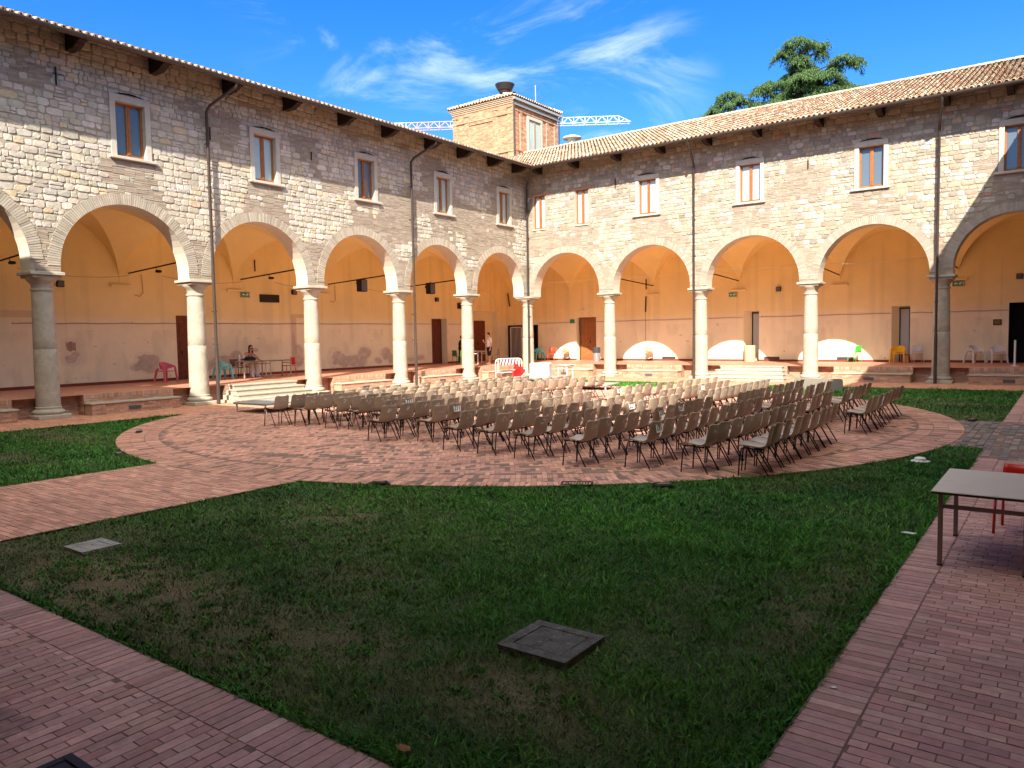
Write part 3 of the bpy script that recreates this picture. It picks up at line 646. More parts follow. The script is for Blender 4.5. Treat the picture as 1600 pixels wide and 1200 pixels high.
    if W == 'north':
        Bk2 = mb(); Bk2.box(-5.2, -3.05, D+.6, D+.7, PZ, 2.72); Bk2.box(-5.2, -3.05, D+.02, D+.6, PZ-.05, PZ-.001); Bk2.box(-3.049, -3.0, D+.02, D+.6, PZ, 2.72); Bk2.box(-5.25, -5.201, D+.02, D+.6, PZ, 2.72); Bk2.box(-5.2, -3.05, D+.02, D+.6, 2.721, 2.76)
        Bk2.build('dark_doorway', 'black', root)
        G_ = mb(); a = -5.12; G_.box(a, a+.05, D-.02, D+.03, PZ+.03, 2.66); G_.box(a+.85, a+.9, D-.02, D+.03, PZ+.03, 2.66); G_.box(a, a+.9, D-.02, D+.03, 2.60, 2.66); G_.box(a, a+.9, D-.02, D+.03, PZ+.03, PZ+.1)
        for q in range(1, 9): G_.box(a+q*.095, a+q*.095+.022, D-.01, D+.012, PZ+.1, 2.6)
        G_.build('barred_gate', 'whitemetal', root)
        f_ = mb(); f_.box(-5.26, -5.18, D-.04, D+.04, PZ, 2.76); f_.box(-3.08, -3.0, D-.04, D+.04, PZ, 2.76); f_.box(-5.18, -3.08, D-.04, D+.04, 2.70, 2.76); f_.build('door_frame', 'iron', root)
        recess(-.26, 1.07, 3.12, .35); door(-.1, 1.02, PZ, 3.06, D+.26, 'lightdoor', 2)
        for a, b, a2, b2 in ((9.72, 10.52, 9.98, 10.45), (16.6, 17.36, 16.84, 17.28)):
            recess(a, b, 3.16, .6, a2, b2)
            g_ = mb(); g_.box(a2, b2, D+.58, D+.62, PZ, 3.16); pn = g_.build('slit_window', 'graypane', root)
            f_ = mb(); f_.box(a2, a2+.04, D+.55, D+.577, PZ, 3.1); f_.box(b2-.04, b2, D+.55, D+.577, PZ, 3.1); f_.box(a2+.04, b2-.04, D+.55, D+.577, 3.04, 3.1); f_.build('window_frame', 'iron', pn)
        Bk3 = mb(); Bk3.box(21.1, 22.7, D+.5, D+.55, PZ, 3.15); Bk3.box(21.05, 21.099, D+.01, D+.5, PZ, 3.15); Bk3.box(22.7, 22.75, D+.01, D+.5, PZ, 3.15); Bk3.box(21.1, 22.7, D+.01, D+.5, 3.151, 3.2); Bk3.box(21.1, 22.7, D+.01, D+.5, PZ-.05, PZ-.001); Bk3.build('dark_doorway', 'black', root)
    # skirting, cable along the wall
    if nice:
        edges = sorted([(-D if W == 'north' else -D)]+[x for h in bh for x in h[:2]]+[Lw+(D if W == 'north' else 0)])
        for a, b in zip(edges[::2], edges[1::2]):
            if b-a > .05: sk = mb(); sk.box(a+.002, b-.002, D-.018, D-.001, PZ, PZ+.10); sk.build('skirting', 'skirting', root)
        # back vault corbels
        for k, p in enumerate(ps[(1 if W == 'west' else 0):-1]):
            if W == 'north' and k == 0: continue
            cb = mb(); pp = p-.0 if W == 'west' else p
            cb.bbox(pp-.38, pp+.38, D-.16, D-.002, 4.20, 4.27, .008, mixc(CRM, OCH, .6)); cb.build('vault_corbel', 'plaster', root)
    # groin vaults
    G = mb(); bays = [(a, b) for a, b in zip(ps, ps[1:])]
    if W in ('north', 'south'): bays = [(-D, -TH)]+[(max(a, -TH) if k else -TH, b if k < len(bays)-1 else Lw+TH) for k, (a, b) in enumerate(bays)]+[(Lw+TH, Lw+D)]
    else: bays = [((-TH if k == 0 else a), (Lw+TH if k == len(bays)-1 else b)) for k, (a, b) in enumerate(bays)]
    nn = 36 if nice else 10
    for a, b in bays:
        V = []; Fc = []
        for i in range(nn+1):
            for j in range(nn+1):
                s, t = -math.cos(PI*i/nn), -math.cos(PI*j/nn)
                h = max(math.sqrt(max(0, 1-s*s)), math.sqrt(max(0, 1-t*t)))
                V.append((a+(b-a)*(s+1)/2, TH+(D-TH)*(t+1)/2, 4.27+2.35*h))
        for i in range(nn):
            for j in range(nn):
                q = [i*(nn+1)+j, (i+1)*(nn+1)+j, (i+1)*(nn+1)+j+1, i*(nn+1)+j+1]
                if (i < nn/2) == (j < nn/2): Fc += [(q[0], q[1], q[2]), (q[0], q[2], q[3])]
                else: Fc += [(q[0], q[1], q[3]), (q[1], q[2], q[3])]
        G.add(V, Fc, OCH)
    G.build('groin_vault', 'plaster', root)
    Sb = mb(); Sb.box(-D-.3, Lw+D+.3, .0+.02, D+.3, 6.91, 7.0); Sb.build('upper_floor', 'mortar', root)
    # outer back wall of the building
    Ow = mb(); Ow.add([(-12, 12, -.2), (Lw+12, 12, -.2), (Lw+12, 12, 10.6), (-12, 12, 10.6)], [(0,1,2,3)]); Ow.add([(-D-.25, D+.9, -.2), (Lw+D, D+.9, -.2), (Lw+D, D+.9, 7), (-D-.25, D+.9, 7)], [(0,1,2,3)])
    Ow.build('outer_wall', 'mortar', root)
    # windows
    for q, (u, s) in enumerate(WIN[W]):
        a, b, z0, z1 = wh[q]; curt = (W == 'north' and q in (0, 1, 2, 3)) or (W == 'west' and q in (0, 1, 2, 3) and q != 2)
        Ws = mb(); dep = .16
        for x in (a, b): Ws.add([(x, -.01, z0), (x, dep+.1, z0), (x, dep+.1, z1), (x, -.01, z1)], [(0,1,2,3)])
        for z in (z0, z1): Ws.add([(a, -.01, z), (b, -.01, z), (b, dep+.1, z), (a, dep+.1, z)], [(0,1,2,3)])
        if s:
            Ws.bbox(a-.17, a-.001, -.05, .02, z0-.02, z1+.001, .006); Ws.bbox(b+.001, b+.17, -.05, .02, z0-.02, z1+.001, .006); Ws.bbox(a-.17, b+.17, -.052, .02, z1+.003, z1+.21, .006)
            Ws.bbox(a-.30, b+.24, -.12, .03, z0-.11, z0-.022, .012)
            # relieving arch line over the lintel
        else:
            Ws.bbox(a-.02, b+.02, -.06, .02, z0-.07, z0-.002, .008)
        wo_ = Ws.build('window', 'surround', root)
        if s:
            rl = mb(); m_ = 10
            for t in range(m_):
                x0, x1 = a-.02+(b-a+.04)*t/m_, a-.02+(b-a+.04)*(t+1)/m_; f0, f1 = (2*t/m_-1)**2, (2*(t+1)/m_-1)**2
                rl.add([(x0, -.045, z1+.29-.08*f0), (x1, -.045, z1+.29-.08*f1), (x1, -.045, z1+.245-.04*f1+.0), (x0, -.045, z1+.245-.04*f0)], [(0,1,2,3)])
            rl.build('relieving_arch_joint', 'black', wo_)
        else:
            lt = mb(); lt.bbox(a-.42, b+.38, -.05, .03, z1+.003, z1+.10, .01); lt.build('lintel', mat('lintel_brick', (.42, .22, .14), .9, bump=.4, var=.2), wo_)
        fr = mb(); t = .065; f0, f1 = dep-.03, dep+.05
        fr.box(a, a+t, f0, f1, z0, z1); fr.box(b-t, b, f0, f1, z0, z1); fr.box(a+t, b-t, f0, f1, z1-t, z1); fr.box(a+t, b-t, f0, f1, z0, z0+t+.02)
        uc = (a+b)/2; fr.box(uc-.065, uc+.065, f0-.015, f1, z0+t+.021, z1-t-.001); fr.box(uc-.012, uc+.012, f0-.03, f0-.016, z0+t+.02, z1-t)
        fo = fr.build('window_frame', 'wood', wo_)
        for s0, s1 in ((a+t, uc-.065), (uc+.065, b-t)):
            pn = mb(); pn.box(s0, s1, dep+.01, dep+.02, z0+t+.02, z1-t); pn.build('pane', 'curtain' if curt else 'pane', fo)
    # eaves: soffit, beams, gutter
    So = mb(); So.add([(1.24, -1.24, 10.545), (Lw-1.24, -1.24, 10.545), (Lw-.0, .0, 11.016), (.0, .0, 11.016)], [(0,1,2,3)]); So.add([(1.24, -1.25, 10.50), (Lw-1.24, -1.25, 10.50), (Lw-1.24, -1.25, 10.60), (1.24, -1.25, 10.60)], [(0,1,2,3)]); So.build('eaves_boards', 'darkwood', root)
    if nice:
        bl = [1.2, 3.2, 5.5, 7.7, 10.3, 12.63, 15.18, 17.62, 20.14, 22.58, 25.0, 27.4] if W == 'west' else [.94, 3.15, 5.52, 7.8, 10.05, 12.27, 14.79, 17.06, 19.3, 21.3]
        for u in bl:
            be = mb(); prof = [(.0, 10.42), (-.52, 10.42), (-.60, 10.47), (-.68, 10.475), (-.74, 10.53), (-.92, 10.56), (-.95, 10.60), (-.95, 10.645), (.0, 11.005)]
            be.prism([(v+.02, z) for v, z in prof], 0, u-.11, u+.11); be.build('roof_beam', 'darkwood', root)
    gt = mb(); nseg = 10; r1, r2 = .105, .092
    e0, e1 = (1.2, Lw-1.2) if W in ('north', 'south') else (1.2, Lw-1.2)
    ring = [(-1.30+r1*math.cos(PI+PI*k/nseg), ZG+.05+r1*math.sin(PI+PI*k/nseg)) for k in range(nseg+1)]+[(-1.30+r2*math.cos(2*PI-PI*k/nseg), ZG+.05+r2*math.sin(2*PI-PI*k/nseg)) for k in range(nseg+1)]
    gt.prism(ring, 0, e0, e1)
    for u in np.arange(e0+.6, e1, .95): gt.box(u-.012, u+.012, -1.405, -1.385, ZG-.02, ZG+.09); gt.prism([(-1.30+.115*math.cos(PI+PI*k/8), ZG+.048+.115*math.sin(PI+PI*k/8)) for k in range(9)], 0, u-.012, u+.012)
    gt.build('gutter', 'gutter', root)
    # roof
    zr = lambda v: 10.62+.38*(v+1.25); Rf = mb()
    Rf.add([(1.25, -1.25, zr(-1.25)-.05), (Lw-1.25, -1.25, zr(-1.25)-.05), (Lw+6, 6, zr(6)-.05), (-6, 6, zr(6)-.05)], [(0,1,2,3)])
    Rf.add([(-6, 6, zr(6)-.05), (Lw+6, 6, zr(6)-.05), (Lw+12, 12, 10.6), (-12, 12, 10.6)], [(0,1,2,3)])
    ro = Rf.build('roof', 'roofbase', root)
    if nice:
        Tm = mb(); sp, el = .205, .36; cs = [(.40, .25, .16), (.46, .33, .22), (.50, .40, .29), (.36, .20, .13), (.42, .29, .20), (.53, .45, .34), (.30, .19, .13), (.42, .23, .15), (.34, .27, .20)]
        sll = math.sqrt(1+.38**2); rows = int(7.25*sll/el); na = 5
        for i in range(int(-6/sp), int((Lw+6)/sp)):
            u = (i+.5)*sp
            for j in range(rows+1):
                v = -1.30+j*el/sll
                if W == 'west' and (j > 5): continue
                if u < -v+.02 or u > Lw+v-.02 or v > 6: continue
                if j > 0 and W == 'north' and u < -4 and False: continue
                uu = u+random.uniform(-.012, .012); r0, r1 = .085, .070; v1 = v+(el+.05)/sll; zz0, zz1 = zr(v)+.012+random.uniform(-.006, .006), zr(v1)-.008
                V = []
                for (vv, zz, rr) in ((v, zz0, r0), (v1, zz1, r1)):
                    for k in range(na+1): a = PI*k/na; V.append((uu+rr*math.cos(a), vv, zz-.03+rr*.95*math.sin(a)))
                if j == 0:
                    for k in range(na+1): a = PI*k/na; V.append((uu+(r0-.016)*math.cos(a), v+.002, zz0-.03+(r0-.016)*.95*math.sin(a)))
                Fc = [(k, k+1, na+2+k, na+1+k) for k in range(na)]
                if j == 0: Fc += [(k, k+1, 2*na+3+k, 2*na+2+k) for k in range(na)]
                Tm.add(V, Fc, jit(random.choice(cs), .16))
                if j == 0:                      # channel tile at the eave
                    V = []
                    for (vv, zz) in ((v-.03, zz0-.015), (v+.35, zr(v+.35)-.03)):
                        for k in range(na+1): a = PI+PI*k/na; V.append((uu+sp/2+.07*math.cos(a), vv, zz+.02+.055*math.sin(a)))
                    Tm.add(V, [(k, k+1, na+2+k, na+1+k) for k in range(na)], jit((.34, .2, .14), .1))
        if W == 'north':
            for i in range(int(-6/.34), int((Lw+6)/.34)):        # ridge tiles
                u = i*.34; V = []
                for (x, rr) in ((u, .13), (u+.38, .115)):
                    for k in range(7): a = PI*k/6; V.append((x, 6.0+rr*1.1*math.cos(a), zr(6)-.02+rr*math.sin(a)))
                Tm.add(V, [(k, k+1, 8+k, 7+k) for k in range(6)], jit(random.choice([(.42, .31, .22), (.38, .27, .19), (.47, .38, .29)]), .1))
        Tm.build('clay_tiles', 'tile', ro, smooth=False)
    # rainwater pipes
    if nice:
        for u in ([8.87, 18.47] if W == 'west' else [.16, 9.36, 19.08]):
            dv = .42 if W == 'west' else -.2
            if u == .16: pts = [(1.22, -1.26, ZG-.02), (1.15, -1.2, ZG-.15), (.20, -.26, 9.85), (.16, -.2, 9.7), (.16, -.2, .03)]
            else: pts = [(u-dv, -1.3, ZG-.02), (u-dv, -1.28, ZG-.16), (u-dv*.1, -.32, 9.80), (u, -.2, 9.64), (u, -.2, .03)]
            dp = mb(); dp.tube(pts, .05, 10); dp.tube([(pts[-1][0], -.2, 1.9), (pts[-1][0], -.2, .0)], .062, 10)
            for z in (8.6, 7.2, 5.6, 3.1, 2.0): dp.tube([(pts[-1][0], -.2, z), (pts[-1][0], -.2, z+.04)], .066, 10); dp.box(pts[-1][0]-.01, pts[-1][0]+.01, -.2, -.0, z+.005, z+.035)
            dp.build('downpipe', 'gutter', root, auto=50)
        for (u, z, l) in ([(23.0, 9.65, .5), (18.28, 9.0, .42), (14.1, 9.0, .3)] if W == 'west' else [(5.3, 9.4, .45), (14.3, 9.0, .35)]):
            an = mb(); an.box(u-.02, u+.02, -.07, -.045, z-l/2, z+l/2)
            if u == 23.0: an.box(u-.22, u+.08, -.07, -.046, z+.06, z+.075)
            an.build('wall_tie_anchor', 'iron', root)
    return root
THR = [(.50, .28, .185), (.46, .245, .16), (.54, .33, .23), (.42, .22, .145), (.48, .30, .21)]
def floor_mat():
    m = bpy.data.materials.new('terracotta_floor'); m.use_nodes = True; t = m.node_tree; b = t.nodes['Principled BSDF']; b.inputs['Roughness'].default_value = .5
    tcn = nd(t, 'ShaderNodeTexCoord'); br = nd(t, 'ShaderNodeTexBrick'); br.inputs['Scale'].default_value = 1; br.inputs['Brick Width'].default_value = .3; br.inputs['Row Height'].default_value = .15
    br.inputs['Mortar Size'].default_value = .006; br.inputs['Color1'].default_value = (.56, .27, .18, 1); br.inputs['Color2'].default_value = (.50, .23, .155, 1); br.inputs['Mortar'].default_value = (.16, .08, .06, 1)
    t.links.new(tcn.outputs['Object'], br.inputs['Vector']); n = nd(t, 'ShaderNodeTexNoise'); n.inputs['Scale'].default_value = 1.2; n.inputs['Detail'].default_value = 6; t.links.new(tcn.outputs['Object'], n.inputs['Vector'])
    r_ = nd(t, 'ShaderNodeMapRange'); r_.inputs[3].default_value = .8; r_.inputs[4].default_value = 1.2; t.links.new(n.outputs[0], r_.inputs[0])
    v = nd(t, 'ShaderNodeVectorMath', operation='SCALE'); t.links.new(br.outputs[0], v.inputs[0]); t.links.new(r_.outputs[0], v.inputs['Scale']); t.links.new(v.outputs[0], b.inputs['Base Color'])
    return m
FLOORM = floor_mat()
WINGS = {k: make_wing(k) for k in ('north', 'west', 'east', 'south')}
# ------------------------------------------------------------------ brick tower, chimney cowls, crane, cedar
def grids(mb, a0, a1, z0, z1, fn, skip=None, pal=None, bw=.27, bh=.075, dep=.012):
    z = z0; r_ = 0
    while z < z1-.01:
        u = a0-(r_ % 2)*bw/2
        while u < a1:
            q0, q1 = max(u, a0), min(u+bw, a1); zz = min(z+bh, z1)
            if q1-q0 > .03 and not (skip and skip((q0+q1)/2, (z+zz)/2)):
                P = [(q0+.006, z+.006), (q1-.006, z+.006), (q1-.006, zz-.005), (q0+.006, zz-.005)]; d = dep*random.uniform(.5, 1.3)
                mb.add([fn(x, y, -.003) for x, y in P]+[fn(x, y, d) for x, y in P], [(0,1,5,4),(1,2,6,5),(2,3,7,6),(3,0,4,7),(4,5,6,7)], jit(random.choice(pal), .14))
            u += bw
        z += bh; r_ += 1
def tower():
    X0, X1, Y0, Y1, Z0, Z1 = -9.15, -4.36, 5.0, 9.87, 12.0, 16.62
    t = empty('brick_tower', ((X0+X1)/2, (Y0+Y1)/2, Z0), label='square brick tower with a recessed panel rising over the roof corner', category='tower')
    o = t.location; L_ = lambda p: (p[0]-o.x, p[1]-o.y, p[2]-o.z)
    pal = [(.46, .27, .155), (.41, .23, .13), (.50, .32, .20), (.37, .19, .115), (.44, .28, .17)]
    palR = [(.45, .22, .13), (.48, .27, .16), (.39, .175, .11), (.50, .32, .20)]
    m = MB(L_); b = .04; m.box(X0, X1-.001, Y0+.001, Y1, Z0, Z1)
    wa, wb_, wz0, wz1 = 6.55, 7.85, 13.1, 15.55
    m.build('tower_wall', 'mortar', t)
    B = MB(L_); fs = lambda x, z, d: (x, Y0-d, z); fe = lambda y, z, d: (X1+d, y, z)
    panel = lambda x, z: X0+1.35 < x < X1-1.55 and z < 15.5
    grids(B, X0, X1, Z0, Z1-.35, fs, None, pal)
    grids(B, Y0, Y1, Z0, Z1-.35, fe, lambda y, z: wa-.2 < y < wb_+.2 and z < wz1+.22, palR)
    B.build('tower_brickwork', 'brickwork', t)
    P = MB(L_)      # raised field leaving the sunk panel, pilaster strips, string courses
    def strip(f, a0, a1, z0, z1, d, pal_): 
        def g(x, z, dd): return f(x, z, dd+d)
        V = [(a0, z0), (a1, z0), (a1, z1), (a0, z1)]; P.add([f(x, z, 0) for x, z in V]+[f(x, z, d) for x, z in V], [(0,1,5,4),(1,2,6,5),(2,3,7,6),(3,0,4,7),(4,5,6,7)], (.45, .36, .28)); grids(P, a0, a1, z0, z1, g, None, pal_)
    for a0, a1 in ((X0, X0+.30), (X0+.95, X0+1.30), (X1-1.55, X1-1.20), (X1-.42, X1)): strip(fs, a0, a1, Z0, 16.0, .05, pal)
    for a0, a1 in ((Y0, Y0+.40), (Y0+.62, Y0+.85), (Y1-1.35, Y1-1.05), (Y1-.40, Y1)): strip(fe, a0, a1, Z0, 16.0, .05, palR)
    strip(fs, X0+1.30, X1-1.55, 15.42, 15.62, .05, pal); strip(fs, X0, X1, 15.62, 15.70, .075, pal); strip(fs, X0-.04, X1+.04, 13.35, 13.43, .08, pal); strip(fe, Y0, wa-.2, 13.42, 13.50, .08, palR); strip(fe, wb_+.2, Y1, 13.42, 13.50, .08, palR); strip(fe, Y0, Y1, 15.80, 15.88, .07, palR)
    for a0 in (X0, X0+.93, X1-1.57, X1-.44): strip(fs, a0-.02, a0+.40, 16.0, 16.09, .10, pal)
    P.build('pilaster_strips', 'brickwork', t)
    Cn = MB(L_)
    for k, (d, z0, z1) in enumerate([(.05, 16.24, 16.34), (.10, 16.341, 16.43), (.15, 16.431, 16.52), (.20, 16.521, 16.60)]): Cn.box(X0-d, X1+d*.6, Y0-d, Y1+d, z0, z1, (.47, .34, .23))
    Cn.build('cornice', 'brickwork', t)
    Gt = MB(L_); Gt.box(X1+.181, X1+.30, Y0-.28, Y1+.3, 16.36, 16.50); Gt.box(X1+.09, X1+.18, Y0-.1, Y1+.2, 16.10, 16.24); Gt.build('grey_gutter', mat('zinc_gutter', (.42, .42, .42), .5, metal=.4), t)
    Pp = MB(L_); Pp.tube([(X1+.2, Y0-.08, 16.4), (X1+.12, Y0-.12, 16.2), (X1+.12, Y0-.12, Z0+.8)], .055, 10); Pp.build('downpipe', 'gutter', t, auto=50)
    Pp = MB(L_); Pp.tube([(X1+.2, Y1+.08, 16.4), (X1+.12, Y1+.06, 16.1), (X1+.12, Y1+.06, Z0+.8)], .05, 10); Pp.build('downpipe', 'gutter', t, auto=50)
    W = MB(L_); W.bbox(X1-.02, X1+.09, wa-.18, wa-.001, wz0, wz1+.001, .01); W.bbox(X1-.02, X1+.09, wb_+.001, wb_+.18, wz0, wz1+.001, .01); W.bbox(X1-.02, X1+.095, wa-.18, wb_+.18, wz1+.003, wz1+.2, .01)
    w = W.build('window', 'surround', t)
    f_ = MB(L_); yc = (wa+wb_)/2; f_.box(X1+.02, X1+.05, wa, wa+.07, wz0, wz1); f_.box(X1+.02, X1+.05, wb_-.07, wb_, wz0, wz1); f_.box(X1+.02, X1+.055, yc-.07, yc+.07, wz0, wz1-.071); f_.box(X1+.02, X1+.05, wa+.071, wb_-.071, wz1-.07, wz1)
    f_.build('window_frame', mat('faded_wood', (.34, .20, .15), .6), w)
    for a, b2 in ((wa+.07, yc-.07), (yc+.07, wb_-.07)): p_ = MB(L_); p_.box(X1+.008, X1+.02, a, b2, wz0, wz1-.07); p_.build('pane', 'curtain', w)
    # hipped tile roof
    ov = .27; xa, xb, ya, yb = X0-ov, X1+ov, Y0-ov, Y1+ov; mx, my = (X0+X1)/2, (Y0+Y1)/2; ze, za = 16.62, 17.75
    Rr = MB(L_); Rr.add([(xa, ya, ze), (xb, ya, ze), (xb, yb, ze), (xa, yb, ze), (mx, my, za)], [(0,1,4),(1,2,4),(2,3,4),(3,0,4),(3,2,1,0)]); ro = Rr.build('tower_roof', 'roofbase', t)
    Tl = MB(L_); half = (xb-xa)/2; sl_ = (za-ze)/half; sp = .23
    cs = [(.56, .40, .28), (.60, .48, .36), (.48, .29, .2), (.62, .52, .42), (.54, .32, .22)]
    for side in range(4):
        def pt(u, v, z): return [(mx+u, ya+v, z), (xb-v, my+u, z), (mx-u, yb-v, z), (xa+v, my-u, z)][side]
        for i in range(int(-half/sp), int(half/sp)+1):
            u = i*sp; v = -.04; j = 0
            while v < half-abs(u):
                v1 = v+.36; z0_, z1_ = ze+sl_*v+.02, ze+sl_*v1; V = []
                for vv, zz, rr in ((v, z0_, .09), (v1, z1_, .072)):
                    for k in range(6): a = PI*k/5; V.append(pt(u+rr*math.cos(a), vv, zz+rr*math.sin(a)-.02))
                Tl.add(V, [(k, k+1, 7+k, 6+k) for k in range(5)], jit(random.choice(cs), .15)); v += .33
    for sx, sy in ((1, -1), (-1, -1), (1, 1), (-1, 1)):
        for k in range(14):
            f0, f1 = k/14, (k+1.15)/14; A = Vector((mx+sx*half*(1-f0), my+sy*half*(1-f0), ze+(za-ze)*f0+.06)); Bq = Vector((mx+sx*half*(1-f1), my+sy*half*(1-f1), ze+(za-ze)*f1+.04))
            d = (Bq-A).normalized(); s = d.cross(Vector((0, 0, 1))).normalized(); up = s.cross(d)
            V = [tuple(p+s*r_*math.cos(PI*q/5)+up*r_*math.sin(PI*q/5)) for p, r_ in ((A, .11), (Bq, .09)) for q in range(6)]
            Tl.add(V, [(q, q+1, 7+q, 6+q) for q in range(5)], jit(cs[1], .12))
    Tl.build('clay_tiles', 'tile', ro)
tower()
def lathed(name, prof, loc, m, label, cat, n=28, **k):
    b = MB(); b.lathe(prof, n=n); o = b.build(name, m, auto=40); o.location = loc; return tag(o, label, cat, **k)
lathed('chimney_cowl', [(.30, -.5), (.30, .25), (.36, .26), (.40, .44), (.46, .45), (.63, .78), (.64, .82), (.62, .84), (.4, .90), (.02, .92)], (-6.75, 7.4, 17.55), mat('dark_cowl', (.045, .035, .035), .5, metal=.5), 'dark round metal chimney cowl on the peak of the brick tower', 'chimney cowl')
lathed('roof_vent', [(.26, -.4), (.26, .15), (.3, .16), (.3, .22), (.56, .24), (.58, .28), (.52, .34), (.3, .41), (.02, .44)], (-1.2, 6.6, 13.62), mat('pale_vent', (.62, .60, .55), .6), 'pale mushroom shaped vent on the ridge right of the tower', 'roof vent')
def antenna():
    t = empty('television_antenna', (-4.9, 8.2, 16.9), label='thin television antenna standing on the right side of the tower roof', category='antenna')
    m = MB(); m.tube([(0, 0, 0), (0, 0, 1.25)], .02, 6); m.build('mast', 'whitemetal', t)
    m = MB(); m.tube([(-.9, 0, 1.15), (.1, 0, 1.22)], .011, 5)
    for k in range(6): m.tube([(-.85+k*.16, -.16, 1.15+k*.01), (-.85+k*.16, .16, 1.15+k*.01)], .006, 4)
    m.build('boom', 'vent', t)
    m = MB(); m.tube([(.02, 0, .35), (.45, .05, 1.05)], .012, 5); m.tube([(.35, -.15, 1.4), (.6, .15, 1.0)], .015, 5); m.tube([(.1, 0, .3), (.55, 0, .42)], .012, 5); m.build('dipole', 'vent', t)
antenna()
def crane():
    A, Bp = Vector((-24.6, 59.4, 30.1)), Vector((-62, 34.4, 30.0)); t = empty('tower_crane', (Bp.x, Bp.y, 0), label='far lattice crane jib reaching past the brick tower, white with a pinkish section', category='crane')
    o = t.location; L_ = lambda p: (p[0]-o.x, p[1]-o.y, p[2]-o.z); d = (Bp-A); n = 30; st = d/n; side = Vector((-d.y, d.x, 0)).normalized()*.55; H = Vector((0, 0, .9))
    wm = MT['whitemetal']; pk = mat('pink_red_steel', (.72, .42, .40), .5)
    for nm, r0, r1, m_ in (('jib', 0, 16, wm), ('jib_section', 16, 20, pk), ('jib_section', 20, n, wm)):
        m = MB(L_)
        for k in range(r0, r1):
            p, q = A+st*k, A+st*(k+1); tp, tq = p+(H if k > 0 else H*.15), q+H
            for s in (side, -side):
                m.tube([p+s, q+s], .045, 4); m.tube([p+s, (tp+tq)/2], .025, 4); m.tube([(tp+tq)/2, q+s], .025, 4); m.tube([p+s, tp], .03, 4)
            m.tube([tp, tq], .045, 4); m.tube([p+side, p-side], .03, 4)
        m.build(nm, m_, t)
    m = MB(L_); b = Bp-d.normalized()*2
    for sx in (-.7, .7):
        for sy in (-.7, .7): m.tube([(b.x+sx, b.y+sy, 0), (b.x+sx, b.y+sy, 33)], .09, 4)
    for k in range(22):
        z = k*1.5
        for a, c in (((-.7, -.7), (.7, -.7)), ((.7, -.7), (.7, .7)), ((.7, .7), (-.7, .7)), ((-.7, .7), (-.7, -.7))): m.tube([(b.x+a[0], b.y+a[1], z), (b.x+c[0], b.y+c[1], z+1.5)], .045, 4)
    m.build('mast', wm, t)
crane()
